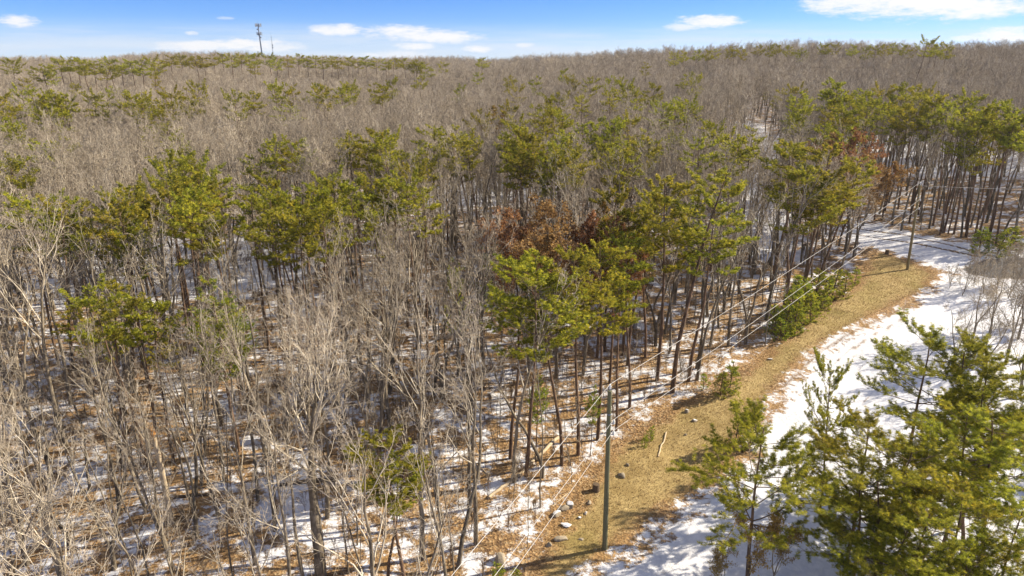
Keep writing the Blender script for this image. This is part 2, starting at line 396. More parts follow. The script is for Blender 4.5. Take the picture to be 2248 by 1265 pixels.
gx = axis(-1500, 1500, -42, 80, .42, 1.045); gy = axis(-120, 2600, 24, 112, .42, 1.045)
GX, GY = np.meshgrid(gx, gy); nx, ny = len(gx), len(gy); fx, fy = GX.ravel(), GY.ravel()
gd = np.hypot(fx, fy)
s_drive, s_verge, s_asph = sdist(fx, fy, DRIVE), sdist(fx, fy, VERGE), sdist(fx, fy, ASPHALT)
rut = np.zeros(fx.shape)
for k, p in enumerate(RUTS): rut = np.maximum(rut, np.clip(1.0 - dline(fx, fy, p) / (.6 if k < 2 else .8), 0, 1) * (.85 if k < 2 else .5))
trk = np.zeros(fx.shape)
for p in TRACKS:
    d = dline(fx, fy, p); trk = np.maximum(trk, np.clip(1 - np.abs(d - .8) / .3, 0, 1))
fz = ground(fx, fy) - .12 * rut - .10 * trk
snowb = -1.15 + .92 * np.clip((gd - 70) / 60, 0, 1)
for (c, r, a) in BLOBS: snowb = snowb + (a if a < 0 else .85 * a) * np.exp(-((fx - c[0]) ** 2 + (fy - c[1]) ** 2) / (r * r))
snowb = np.maximum(snowb, .9 * np.exp(-(dline(fx, fy, LANE) / 2.8) ** 2) - .05)
right_floor = np.clip((fx - np.interp(fy, [p[1] for p in sorted(DRIVE[:13], key=lambda q: q[1])], [p[0] for p in sorted(DRIVE[:13], key=lambda q: q[1])])) / 4, 0, 1) * (fy < 78)
snowb = np.where(right_floor > 0, np.maximum(snowb, right_floor * .8), snowb)
snowb = np.where(s_verge > -1.5, np.minimum(snowb, np.interp(s_verge, [-1.5, 0, 1.5, 3, 5], [.1, -.25, -.55, -.95, -1.5])), snowb)
snowb = np.where(s_drive > -2.4, np.maximum(snowb, np.interp(s_drive, [-2.4, 0, 2.2, 5], [-1.1, -.1, .32, .85])), snowb)
grass = np.clip((s_verge - 1.0) * .45, -1, 1)
cover = np.stack([snowb, grass, np.maximum(rut, trk * .42), np.clip(.5 + s_asph * .5, 0, 1)], -1)
kk = (np.arange(ny - 1)[:, None] * nx + np.arange(nx - 1)[None, :]).ravel()
quads = np.stack([kk, kk + 1, kk + nx + 1, kk + nx], -1)
qc_d, qc_v, qc_a = s_drive[quads].mean(1), s_verge[quads].mean(1), s_asph[quads].mean(1)
sel_a = qc_a > 0; sel_v = (qc_v > 0) & ~sel_a & (qc_d <= 0); sel_d = (qc_d > 0) & ~sel_a; sel_f = ~(sel_a | sel_v | sel_d)


def sheet(name, sel, label, cat):
    q = quads[sel]; ids, inv = np.unique(q, return_inverse=True)
    mb = MB(); mb.add(np.stack([fx[ids], fy[ids], fz[ids]], -1), inv.reshape(-1, 4))
    o = mb.obj(name, M_GROUND)
    a = o.data.color_attributes.new("cover", 'FLOAT_COLOR', 'POINT'); a.data.foreach_set("color", cover[ids].astype(np.float32).ravel())
    return tag(o, label, cat, kind="structure")


sheet("forest_floor", sel_f, "leaf covered woodland ground with patches of thin snow", "ground")
sheet("snowy_drive", sel_d, "snow covered drive curving past the poles with wheel ruts", "drive")
sheet("grass_verge", sel_v, "strip of dead tan grass between woods and snowy drive", "grass verge")
sheet("asphalt_road", sel_a, "patch of bare grey asphalt behind the grey bush", "road")


# ------------------------------------------------------------------ tree growing
def rot_from(d, ang, azi):
    """a direction at angle ang from d"""
    dx, dy, dz = d
    if abs(dz) < .9: ux, uy, uz = -dy, dx, 0.0
    else: ux, uy, uz = 0.0, -dz, dy
    l = math.sqrt(ux * ux + uy * uy + uz * uz); ux /= l; uy /= l; uz /= l
    vx, vy, vz = dy * uz - dz * uy, dz * ux - dx * uz, dx * uy - dy * ux
    c, s = math.cos(ang), math.sin(ang); a, b = math.cos(azi) * s, math.sin(azi) * s
    return (dx * c + ux * a + vx * b, dy * c + uy * a + vy * b, dz * c + uz * a + vz * b)


def run(rnd, p, d, L, r0, r1, n, wob, up):
    pts = [(*p, r0)]; x, y, z = p; dx, dy, dz = d
    for i in range(n):
        dx += rnd.gauss(0, wob); dy += rnd.gauss(0, wob); dz += rnd.gauss(0, wob) + up
        l = math.sqrt(dx * dx + dy * dy + dz * dz); dx /= l; dy /= l; dz /= l
        s = L / n; x += dx * s; y += dy * s; z += dz * s
        pts.append((x, y, z, r0 + (r1 - r0) * (i + 1) / n))
    return pts, (dx, dy, dz)


def lerp(pts, t):
    k = min(int(t * (len(pts) - 1)), len(pts) - 2); f = t * (len(pts) - 1) - k
    a, b = pts[k], pts[k + 1]; l = math.sqrt(sum((b[i] - a[i]) ** 2 for i in range(3))) or 1e-6
    return tuple(a[i] + (b[i] - a[i]) * f for i in range(3)), tuple((b[i] - a[i]) / l for i in range(3)), a[3] + (b[3] - a[3]) * f


def bare_tree(seed, H, stems, lean, kids, rmin, crown0=.42, spread=1.0, leaves=0, r0=None, wob=.055, ang=(.3, .66)):
    rnd = random.Random(seed); tr, lv = [], [[], [], [], []]; tips = []

    def branch(p, d, L, r, level):
        n = (5, 4, 3, 2)[level]
        pts, _ = run(rnd, p, d, L, max(r, rmin), max(r * .35, rmin), n, (.13, .17, .2, .2)[level], (.07, .06, .05, .03)[level])
        lv[level].append(pts)
        if level >= 2: tips.append(pts)
        if level < len(kids) - 1:
            k = kids[level + 1]
            for i in range(k):
                t = .22 + .78 * (i + rnd.random()) / k
                q, dd, rr = lerp(pts, min(t, .999))
                branch(q, rot_from(dd, rnd.uniform(.4, .95), rnd.uniform(0, 6.28)), L * rnd.uniform(.34, .62) * (1.15 - .45 * t), rr * .6, level + 1)
    r0 = r0 or .0095 * H + .02
    base_d = (math.sin(lean), 0, math.cos(lean))
    if stems == 1:
        ends = [run(rnd, (0, 0, -.5), base_d, H + .5, r0, .02, 12, wob, .02)[0]]
    else:
        fk = rnd.uniform(.10, .3) * H
        low, dd = run(rnd, (0, 0, -.5), base_d, fk + .5, r0 * 1.15, r0, 5, .03, .02); ends = []
        a0 = rnd.uniform(0, 6.28)
        for s in range(stems):
            sub, _ = run(rnd, low[-1][:3], rot_from(dd, rnd.uniform(.14, .3), a0 + s * 6.28 / stems), H * rnd.uniform(.88, 1) - fk, r0 * .74, .02, 11, wob, .025)
            ends.append(low + sub[1:] if s == 0 else sub)
    nl = kids[0]
    for st in ends:
        tr.append(st); n = nl if stems == 1 else max(4, int(nl * .62))
        zb = st[0][2] / H; c0 = max(0.12, (crown0 - max(zb, 0)) / max(1 - max(zb, 0), .2))
        for i in range(n):
            t = c0 + (1 - c0) * (i + rnd.random()) / n; t = min(t, .985)
            q, dd, rr = lerp(st, t)
            L = H * (.40 - .26 * (t - c0) / (1 - c0)) * rnd.uniform(.65, 1.1) * spread
            branch(q, rot_from(dd, rnd.uniform(*ang), rnd.uniform(0, 6.28)), L, rr * .54, 0)
    return tr, lv, tips


def bare_meshes(name, seed, H, stems=1, lean=0.0, kids=(11, 5, 4, 2), rmin=.008, leafmat=None, sides=7, **kw):
    tr, lv, tips = bare_tree(seed, H, stems, lean, kids, rmin, **kw)
    rng = np.random.default_rng(seed)
    a = MB(); tubes(a, tr, sides, 0)
    b = MB(); tubes(b, lv[0], 4, 0); tubes(b, lv[1], 3, 0)
    if lv[2]: tubes(b, lv[2], 3, 1)
    if lv[3]: tubes(b, lv[3], 3, 1)
    mats = [M_LIMB, M_TWIG]
    if leafmat is not None:
        pts = np.array([p[k][:3] for p in tips for k in range(1, len(p)) for _ in range(leafmat[1])]); n = len(pts)
        pts = pts + rng.normal(0, .09, (n, 3))
        d1 = norm(rng.normal(size=(n, 3))); d2 = norm(np.cross(d1, rng.normal(size=(n, 3)))); L = rng.uniform(.09, .19, (n, 1)) * leafmat[2]
        q = np.stack([pts - d1 * L * .5, pts + d2 * L * .32, pts + d1 * L * .5, pts - d2 * L * .32], 1).reshape(-1, 3)
        b.add(q, np.arange(n * 4).reshape(-1, 4), 2, np.repeat(rng.random(n), 4), False); mats.append(leafmat[0])
    return a.mesh(name + "_trunk", [M_TRUNK]), b.mesh(name + "_crown", mats)


def pine_meshes(name, seed, H, crown0=.45, Lmax=3.2, gap=.6, per=3, blades=8, bl=.2, bw=.045, dens=1.0, needle=None, lean=.0, r0=None, tip_up=.16, shape=1.0, flat=.25):
    rnd = random.Random(seed); rng = np.random.default_rng(seed)
    r0 = r0 or .0085 * H + .04
    st, _ = run(rnd, (0, 0, -.5), (math.sin(lean), 0, math.cos(lean)), H + .2, r0, .03, 12, .035, .02)
    limbs, subs, tuf = [], [], []
    t = crown0
    while t < .985:
        k = rnd.choice((per - 1, per, per, per + 1)); a0 = rnd.uniform(0, 6.28)
        prof = (1 - ((t - crown0) / (1 - crown0)) ** (1.7 * shape)) * (.45 + .55 * min(1, (t - crown0) / .18 + .25)) + .12
        for i in range(k):
            if rnd.random() < .12: continue
            q, dd, rr = lerp(st, min(t + rnd.uniform(-.01, .01), .99))
            el = rnd.uniform(-.08, .30) + .40 * max(0, (t - .85) / .15)
            az_ = a0 + i * 6.28 / k + rnd.gauss(0, .35); L = Lmax * prof * rnd.uniform(.6, 1.15)
            if L < .25: continue
            lp, _ = run(rnd, q, (math.cos(az_) * math.cos(el), math.sin(az_) * math.cos(el), math.sin(el)), L, max(.018, min(rr * .5, .012 * L + .02)), .012, 6, .10, tip_up * .5)
            limbs.append(lp)
            nb = max(3, int(L * 2.6 * dens ** .5))
            for j in range(nb):
                s = .3 + .7 * (j + rnd.random()) / nb; s = min(s, .995); p, d, r = lerp(lp, s)
                side = 1 if j % 2 else -1
                ca, sa = math.cos(side * rnd.uniform(.55, 1.1)), math.sin(side * rnd.uniform(.55, 1.1))
                nd = (d[0] * ca - d[1] * sa, d[0] * sa + d[1] * ca, d[2] + rnd.uniform(-.05, .35))
                l = math.sqrt(sum(c * c for c in nd)); nd = tuple(c / l for c in nd)
                bp, _ = run(rnd, p, nd, L * rnd.uniform(.2, .42) * (1.15 - .5 * s) + .18, .014, .007, 3, .14, .08)
                subs.append(bp)
                for m in range(max(2, int(5 * dens * (.5 + .5 * min(1, L / 2))))):
                    q2, d2, _ = lerp(bp, min(.25 + .75 * rnd.random() ** .8, .999)); tuf.append((*q2, *d2))
            for m in range(int(4 * dens)):
                q2, d2, _ = lerp(lp, rnd.uniform(.55, .999)); tuf.append((*q2, *d2))
        t += gap / H * rnd.uniform(.6, 1.5)
    Tf = np.array(tuf); n = len(Tf)
    c = Tf[:, :3] + rng.normal(0, .05, (n, 3)) + np.array([0, 0, .03]); ax = norm(Tf[:, 3:] * .55 + np.array([0, 0, .7]) + rng.normal(0, .25, (n, 3)))
    tone = np.clip(rng.normal(.52, .27, n), 0, 1)
    c = np.repeat(c, blades, 0); ax = np.repeat(ax, blades, 0); tone = np.repeat(tone, blades); N = n * blades
    dr = norm(ax * rng.uniform(.15, .9, (N, 1)) + norm(rng.normal(size=(N, 3))) * np.array([1, 1, 1 - flat]))
    sd_ = norm(np.cross(dr, rng.normal(size=(N, 3)))); L = bl * rng.uniform(.7, 1.2, (N, 1)); W = bw * rng.uniform(.7, 1.2, (N, 1))
    V = np.stack([c - sd_ * W * .35, c + sd_ * W * .35, c + dr * L * .6 + sd_ * W * .5, c + dr * L, c + dr * L * .6 - sd_ * W * .5], 1).reshape(-1, 3)
    b = MB(); tubes(b, limbs, 5, 0); tubes(b, subs, 3, 0)
    b.add(V, np.arange(N * 5).reshape(-1, 5), 1, np.repeat(np.clip(tone + rng.normal(0, .08, N), 0, 1), 5), False)
    a = MB(); tubes(a, [st], 8, 0)
    return a.mesh(name + "_trunk", [M_PBARK]), b.mesh(name + "_crown", [M_PLIMB, needle or M_NEEDLE])


def plant(kind, meshes, loc, rz, sc, label, cat, group=None):
    """a tree: an Empty at its foot, trunk and crown as its parts"""
    o = empty(kind, loc, rz, sc); tag(o, label, cat, group)
    link(bpy.data.objects.new("trunk", meshes[0]), o); link(bpy.data.objects.new("crown", meshes[1]), o)
    return o


def lod_object(name, meshes):
    """trunk and crown of one tree in one mesh, the pattern of a far-off wood"""
    o = bpy.data.objects.new(name, None)
    import bmesh
    bm = bmesh.new(); bm.from_mesh(meshes[0]); nt = len(bm.faces)
    bm.from_mesh(meshes[1]); bm.faces.ensure_lookup_table()
    k = len(meshes[0].materials)
    for i in range(nt, len(bm.faces)): bm.faces[i].material_index += k
    me = bpy.data.meshes.new(name); bm.to_mesh(me); bm.free()
    for m in list(meshes[0].materials) + list(meshes[1].materials): me.materials.append(m)
    return bpy.data.objects.new(name, me)


def scatter(name, pts, rot, sc, protos, label, cat, seed=0):
    """one object of kind stuff: a far-off wood, undergrowth or grass"""
    me = bpy.data.meshes.new(name); n = len(pts)
    me.vertices.add(n); me.vertices.foreach_set("co", np.asarray(pts, np.float32).ravel())
    a = me.attributes.new("turn", 'FLOAT_VECTOR', 'POINT'); a.data.foreach_set("vector", np.stack([np.zeros(n), np.zeros(n), rot], -1).astype(np.float32).ravel())
    a = me.attributes.new("size", 'FLOAT_VECTOR', 'POINT'); a.data.foreach_set("vector", np.asarray(sc, np.float32).ravel())
    rng = np.random.default_rng(seed); a = me.attributes.new("pick", 'INT', 'POINT'); a.data.foreach_set("value", rng.integers(0, len(protos), n).astype(np.int32))
    o = link(bpy.data.objects.new(name, me))
    col = bpy.data.collections.new(name + "_patterns")
    for p in protos: col.objects.link(p)
    g = bpy.data.node_groups.new(name, 'GeometryNodeTree')
    g.interface.new_socket("Geometry", in_out='INPUT', socket_type='NodeSocketGeometry'); g.interface.new_socket("Geometry", in_out='OUTPUT', socket_type='NodeSocketGeometry')
    t = NT(g); gi = t.new("NodeGroupInput"); go = t.new("NodeGroupOutput")
    mp = t.new("GeometryNodeMeshToPoints"); ci = t.new("GeometryNodeCollectionInfo"); ip = t.new("GeometryNodeInstanceOnPoints")
    ci.inputs[0].default_value = col; ci.inputs["Separate Children"].default_value = True; ci.inputs["Reset Children"].default_value = True

    def named(nm, dt):
        q = t.new("GeometryNodeInputNamedAttribute", data_type=dt); q.inputs[0].default_value = nm; return q.outputs[0]
    t.l.new(gi.outputs[0], mp.inputs[0]); t.l.new(mp.outputs[0], ip.inputs["Points"]); t.l.new(ci.outputs[0], ip.inputs["Instance"])
    ip.inputs["Pick Instance"].default_value = True; t.l.new(named("pick", 'INT'), ip.inputs["Instance Index"])
    er = t.new("FunctionNodeEulerToRotation"); t.l.new(named("turn", 'FLOAT_VECTOR'), er.inputs[0]); t.l.new(er.outputs[0], ip.inputs["Rotation"]); t.l.new(named("size", 'FLOAT_VECTOR'), ip.inputs["Scale"])
    t.l.new(ip.outputs[0], go.inputs[0])
    md = o.modifiers.new("scatter", 'NODES'); md.node_group = g
    return tag(o, label, cat, kind="stuff")


ORD = ["leftmost", "second from left", "third from left", "fourth from left", "fifth from left", "sixth from left", "seventh from left", "eighth from left"]
NUM = ["one", "two", "three", "four", "five", "six", "seven", "eight", "nine"]


def ordinal(k, n):
    if n == 2: return ("left one of the two", "right one of the two")[k]
    if n == 3: return ("leftmost of the three", "middle of the three", "rightmost of the three")[k]
    return (ORD[k] if k < n - 1 else "rightmost") + " of the " + NUM[n - 1]


# ------------------------------------------------------------------ pines
PROTO_T = [pine_meshes("tall_pine", 10 + i, 17, crown0=c, Lmax=L, gap=.66, per=4, blades=11, bl=.21, bw=.034, dens=1.6, lean=l, flat=.55, shape=2.2, tip_up=.08)
           for i, (c, L, l) in enumerate([(.76, 2.9, .04), (.79, 2.7, .0), (.72, 3.0, .06), (.81, 2.9, .02), (.76, 2.5, .0), (.78, 3.4, .08)])]
PROTO_D = [pine_meshes("dense_pine", 40 + i, 16, crown0=c, Lmax=L, gap=.66, per=4, blades=11, bl=.21, bw=.034, dens=1.6, flat=.5, shape=2.0, tip_up=.08) for i, (c, L) in enumerate([(.70, 2.9), (.74, 3.2)])]
PROTO_N = [pine_meshes("open_pine", 60 + i, 10.2, crown0=c, Lmax=L, gap=.62, per=3, blades=18, bl=.16, bw=.013, dens=2.7, lean=l, tip_up=.10, shape=2.6, flat=.4)
           for i, (c, L, l) in enumerate([(.42, 3.4, .09), (.46, 3.7, .03), (.38, 3.3, .05), (.5, 3.2, .11)])]
PROTO_M = [pine_meshes("edge_pine", 80 + i, 17, crown0=c, Lmax=L, gap=.66, per=3, blades=12, bl=.18, bw=.026, dens=2.4, lean=l, flat=.5, shape=1.9, tip_up=.08) for i, (c, L, l) in enumerate([(.66, 2.8, .02), (.62, 3.2, .0), (.58, 3.5, .03)])]
PROTO_Y = [pine_meshes("young_pine", 95 + i, 4.0, crown0=.06, Lmax=1.5, gap=.3, per=4, blades=9, bl=.15, bw=.035, dens=1.0, needle=M_NEEDLEG, shape=.75) for i in range(3)]
PROTO_G = [pine_meshes("bright_pine", 105, 15, crown0=.45, Lmax=2.6, gap=.5, per=4, blades=9, bl=.2, bw=.04, dens=1.2, needle=M_NEEDLEG)]
PROTO_O = [pine_meshes("browning_pine", 110 + i, 16, crown0=.4, Lmax=3.0, gap=.6, per=3, blades=7, bl=.22, bw=.05, dens=1.0, needle=M_NEEDLEO) for i in range(1)]
PROTO_P = [pine_meshes('spreading_pine', 131, 10.2, crown0=.47, Lmax=3.9, gap=.72, per=4, blades=18, bl=.16, bw=.013, dens=3.2, lean=.1, tip_up=.08, shape=2.4, flat=.4)]
SETS = {'P': (PROTO_P, 10.2), 'T': (PROTO_T, 17), 'D': (PROTO_D, 16), 'N': (PROTO_N, 10.2), 'M': (PROTO_M, 17), 'Y': (PROTO_Y, 4.0), 'G': (PROTO_G, 15), 'O': (PROTO_O, 16)}
rp = random.Random(7)
PINES = []                                          # (x, y, radius) of every pine
used = [0]; PLAN = []


def pines(adj, where, spots, typ='T', h=None, group=None, kind="pine_tree", wide=1.0):
    """spots: crown tops in the photograph; h the tree's height in metres"""
    spots = sorted(spots)
    if len(spots) >= 5 and typ in 'TD' and max(p[1] for p in spots) > 150: spots = [p for i, p in enumerate(spots) if i % 4 != 2]
    n = len(spots)
    for k, s in enumerate(spots):
        u, v = s[:2]; hh = s[2] if len(s) > 2 else (h or rp.uniform(15, 19)); ty = s[3] if len(s) > 3 else typ; wd = (s[4] if len(s) > 4 else wide) * (.84 if ty in 'TD' else 1.0)
        x, y, z = at(u, v, hh + .7)
        if math.hypot(x, y) > 150: hh += 2.0; x, y, z = at(u, v, hh)
        if math.hypot(x, y) > 350: hh += 2.6; wd *= 1.5; x, y, z = at(u, v, hh)
        if math.hypot(x, y) > 350 and n > 3 and rp.random() < .12: continue
        while ty not in 'NYP' and hh > 9 and max(sdist(np.array([x]), np.array([y]), DRIVE)[0], sdist(np.array([x]), np.array([y]), VERGE)[0], 3.0 - dline(np.array([x]), np.array([y]), LANE)[0]) > -.8: hh -= .4; x, y, z = at(u, v, hh)
        protos, H = SETS[ty]
        m = protos[used[0] % len(protos)]; used[0] += 1; f = hh / H
        lab = f"{adj} {where}" if n == 1 else f"{adj}, {ordinal(k, n)} {where}"
        PLAN.append((hh / math.hypot(x, y), ty == 'Y', m, (x, y, z), rp.uniform(0, 6.28), (f * wd, f * wd, f), lab, group or ("pines " + where)))
        PINES.append((x, y, 1.6 if ty != 'Y' else .8))


def plant_pines(limit=296):
    """the largest in view stand as trees of their own, the far belts that read as one mass are one object"""
    big = sorted([p for p in PLAN if not p[1]], key=lambda p: -p[0])
    for p in big[:limit] + [p for p in PLAN if p[1]]:
        plant("young_pine" if p[1] else "pine_tree", p[2], p[3], p[4], p[5], p[6], "young pine" if p[1] else "pine tree", p[7])
    far = big[limit:]; print("pines of the far belts", len(far))
    scatter("distant_pine_belts", [p[3] for p in far], np.array([p[4] for p in far]), np.array([p[5] for p in far]), [lod_object("far_pine", m) for m in PROTO_T],
            "distant belts of dark green pines along the skyline ridges", "pine belts", 9)


# the hand-set pines, from the skyline to the foreground
SK = "along the skyline pine belt"
pines("dark pine", "on the skyline above far left corner", [(22, 133), (45, 131), (90, 140)], h=14)
pines("green pine", "in far left hilltop belt, lower row", [(128, 132), (145, 130), (165, 131), (185, 133), (200, 134), (222, 136)], h=14.5)
pines("green pine", "in far left hilltop belt, upper row", [(245, 131), (262, 133), (285, 134), (305, 134), (325, 131), (345, 127)], h=14.5)
pines("green pine", "in hilltop clump left of mast", [(370, 124), (388, 121), (403, 122), (430, 127), (445, 126), (465, 121), (485, 119)], h=14.5)
pines("green pine", "on hilltop directly below the mast", [(505, 122), (525, 121), (545, 121), (560, 119), (578, 120), (595, 121), (612, 124)], h=15)
pines("green pine", "on hilltop just right of thin mast", [(632, 123), (652, 121), (675, 124), (690, 123), (705, 126), (722, 124), (742, 126)], h=15)
pines("green pine", "on the low skyline beneath small clouds", [(765, 126), (785, 127), (805, 126), (825, 127), (845, 130), (862, 131)], h=14.5)
pines("scattered pine", "on the skyline saddle", [(890, 131), (912, 132), (925, 132), (985, 127), (1060, 130)], h=14.5)
pines("small lone pine", "below the mast on far slope", [(560, 139, 13)]); pines("small dark pine", "far left in grey woods", [(112, 160, 14), (53, 172, 14)])
pines("small lone pine", "alone in grey woods right of far clumps", [(335, 161, 14)])
pines("faint pine", "in grey woods above left clump", [(155, 184, 14), (250, 187, 14)])
pines("green pine", "in the far left edge clump", [(40, 195), (68, 200), (92, 200), (110, 206), (126, 208), (140, 206), (150, 220)], h=16)
pines("green pine", "below the far left edge clump", [(118, 222), (138, 230), (100, 226)], h=15)
pines("green pine", "at left picture edge", [(4, 212), (14, 228), (33, 247), (14, 262)], h=16)
pines("green pine", "in band above grey woods, left end", [(218, 207), (238, 210), (262, 220), (290, 206), (305, 210), (325, 218)], h=15.5)
pines("green pine", "in band above grey woods, tall middle clump", [(358, 208), (380, 201), (395, 205), (412, 195), (432, 184), (448, 190), (420, 212)], h=16)
pines("faint pine", "straggling below the tall middle clump", [(350, 232), (362, 238), (345, 258), (330, 268), (378, 278), (385, 290)], h=14)
pines("green pine", "in far central band, left part", [(518, 207), (545, 203), (570, 193), (600, 181), (618, 185), (640, 187), (668, 188)], h=16)
pines("green pine", "in far central band, middle part", [(690, 189), (712, 194), (742, 182), (752, 193), (768, 180), (785, 186), (800, 176)], h=16)
pines("green pine", "in far central band, right part", [(818, 184), (834, 190), (857, 176)], h=16)
pines("flat topped lone pine", "in grey woods below far central band", [(618, 223, 16, 'T', 1.5)])
pines("small lone pine", "on far slope right of small clouds", [(912, 139, 13), (940, 146, 13), (975, 140, 13)]); pines("small lone pine", "mid slope in central grey woods", [(1050, 160, 15), (920, 170, 15), (1008, 192, 14)])
pines("small pine", "above the russet tree", [(1110, 165, 15), (1128, 190, 15), (1180, 169, 16)])
pines("green pine", "in the upper centre clump", [(1242, 155, 15), (1258, 173, 16), (1280, 165, 16), (1298, 171, 16), (1327, 166, 15)], h=16)
pines("small pine", "on right slope above the clumps", [(1420, 138, 14), (1360, 176, 14), (1510, 163, 15), (1525, 170, 15)])
pines("green pine", "in clump right of upper centre clump", [(1352, 196), (1372, 184), (1392, 184), (1378, 206), (1430, 188), (1466, 188), (1395, 212)], h=16)
pines("dark windswept pine", "left of the snowy cut", [(1455, 217), (1485, 214), (1512, 210), (1525, 214)], h=17, wide=1.1)
pines("green pine", "on the right skyline, left half", [(1480, 117), (1500, 115), (1530, 112), (1555, 112), (1572, 108), (1597, 102), (1612, 102), (1640, 103)], h=15)
pines("green pine", "on the right skyline, middle", [(1665, 101), (1690, 101), (1705, 99), (1735, 103), (1760, 105), (1802, 98), (1815, 99), (1845, 98)], h=15)
pines("green pine", "on the right skyline, right half", [(1872, 101), (1900, 104), (1925, 102), (1945, 101), (1968, 95), (1985, 99), (2000, 101)], h=15)
pines("tall dark pine", "poking above the right skyline", [(2020, 87, 19, 'T', 1.1)])
pines("green pine", "right of tall skyline pine", [(2045, 95), (2062, 97), (2082, 98)], h=16)
pines("dark pine", "at front of central clump", [(938, 265, 17), (975, 265, 17)], wide=1.15)
pines("green pine", "in yellow green clump left of dark pair", [(742, 298, 16), (770, 280, 17), (785, 276, 17), (812, 278, 17), (840, 282, 17), (862, 290, 17), (885, 295, 16), (905, 300, 16)])
pines("yellow green pine", "under the dark pair", [(800, 300), (830, 312), (860, 318), (885, 330), (925, 340), (955, 335), (905, 352)], h=15)
pines("green pine", "in low clump between grey woods", [(545, 318, 15), (582, 300, 16), (612, 298, 16), (640, 297, 16), (668, 302, 15)])
pines("russet browning pine", "among green pines of central clump", [(1085, 224, 16, 'O', 1.3), (1105, 235, 16, 'O', 1.2)])
pines("green pine", "along back of central clump", [(1062, 228), (1128, 222), (1150, 226), (1172, 222), (1205, 206), (1225, 202), (1262, 200), (1285, 203)], h=17)
pines("green pine", "in second row of central clump", [(1110, 262), (1135, 256), (1165, 252), (1195, 236), (1218, 230), (1240, 240), (1265, 258), (1290, 262)], h=17)
pines("green pine", "in third row of central clump", [(1030, 286), (1055, 290), (1080, 284), (1108, 284), (1140, 280), (1165, 278), (1195, 274), (1225, 276)], h=17)
pines("yellow green pine", "along front of central clump", [(1120, 302), (1150, 306), (1180, 296), (1205, 306), (1232, 300), (1255, 312), (1278, 316)], h=17)
pines("yellow green pine", "at right front of central clump", [(1160, 326), (1195, 325), (1225, 330), (1262, 325)], h=16)
pines("green pine", "in wide clump behind centre oaks", [(1325, 256), (1345, 262), (1365, 252), (1392, 246), (1412, 252), (1350, 278), (1378, 284), (1425, 275)], h=17)
pines("green pine", "in front row behind centre oaks", [(1330, 300), (1368, 296), (1392, 298), (1375, 318), (1352, 322)], h=16)
pines("small green pine", "left of the snowy gap", [(1460, 288), (1490, 282), (1548, 258), (1568, 262)], h=15)
pines("dark layered pine", "beside the snowy gap", [(1545, 292, 17), (1588, 283, 17), (1625, 285, 16), (1655, 268, 17)])
pines("green pine", "right of the snowy cut", [(1685, 202, 15), (1722, 196, 15), (1706, 212, 15)])
pines("green pine", "on left shoulder of far right stand", [(1755, 190), (1772, 184), (1795, 183), (1818, 180), (1838, 180), (1862, 184), (1882, 188), (1850, 200)], h=17)
pines("green pine", "in back of far right stand", [(1905, 192), (1930, 184), (1952, 186), (1975, 182), (1998, 180), (2018, 186), (2040, 192), (2065, 200)], h=18)
pines("green pine", "in middle of far right stand", [(1900, 212), (1928, 208), (1955, 212), (1985, 214), (2015, 212), (2045, 218), (2075, 222), (2100, 228)], h=18)
pines("green pine", "on right end of far right stand", [(2105, 202), (2130, 198), (2150, 196), (2180, 212), (2205, 218), (2235, 225)], h=18)
pines("green pine", "below right end of far right stand", [(2125, 242), (2150, 236), (2178, 240), (2205, 250), (2230, 258), (2245, 275)], h=18)
pines("green pine", "beside right edge above dark trunks", [(2110, 275), (2140, 285), (2170, 290), (2120, 318), (2160, 322), (2195, 305)], h=17)
pines("yellow green pine", "in front clump of far right stand", [(1742, 240), (1762, 238), (1788, 232), (1815, 236), (1838, 236), (1862, 240), (1885, 243), (1905, 250)], h=17)
pines("green pine", "in lower layer under that front clump", [(1760, 262), (1790, 258), (1830, 262), (1858, 264), (1735, 268)], h=16)
pines("green pine", "over grey trunks behind drive", [(1960, 240), (2000, 238), (2040, 248), (1975, 258)], h=17)
pines("large yellow green pine", "left of the far pole", [(1735, 300, 17), (1772, 292, 18), (1808, 318, 18), (1838, 330, 17), (1760, 350, 16), (1795, 375, 16)], 'M')
pines("green pine", "in leftmost near clump at picture edge", [(45, 420, 15), (75, 408, 16), (105, 402, 16), (118, 425, 15), (150, 452, 13)], 'D')
pines("pale green pine", "at left edge of hill below clumps", [(8, 345, 15), (40, 318, 15), (65, 300, 15), (98, 288, 15), (25, 335, 15)])
pines("dark flat topped pine", "at top of left pine clump", [(350, 338, 17), (385, 318, 17), (402, 330, 16)])
pines("yellow green pine", "along back of left pine clump", [(425, 344), (452, 338), (470, 350), (400, 358), (432, 366), (370, 372)], h=16)
pines("green pine", "in middle of left pine clump", [(282, 392), (312, 386), (340, 384), (366, 392), (398, 396), (430, 402), (455, 398)], 'D', h=16)
pines("green pine", "along front of left pine clump", [(225, 418), (250, 425), (345, 412), (385, 424), (415, 432)], 'D', h=16)
pines("small round yellow green pine", "below left pine clump", [(282, 480, 14), (262, 505, 12)], 'D')
pines("yellow green pine", "in left half of centre left clump", [(545, 392), (575, 378), (595, 372), (622, 400), (650, 392), (600, 412), (628, 436)], h=16)
pines("bright yellow pine", "in right half of centre left clump", [(665, 398), (690, 396), (668, 425), (695, 438), (652, 452)], h=16)
pines("green pine", "in dark clump right of bright yellow ones", [(715, 378), (742, 364), (762, 372), (785, 388), (735, 398), (765, 412)], h=16)
pines("green pine", "on right side of centre left clump", [(820, 378), (848, 372), (878, 370), (902, 382), (925, 400), (860, 402), (935, 418)], h=16)
pines("small faint pine", "among bare trees under centre left clump", [(640, 478, 9), (720, 490, 9), (828, 498, 9), (820, 470, 9), (700, 505, 8)])
pines("slim bright green sapling pine", "amid bare trees at centre", [(1000, 535, 9, 'Y', .5), (1082, 488, 9, 'Y', .7)])
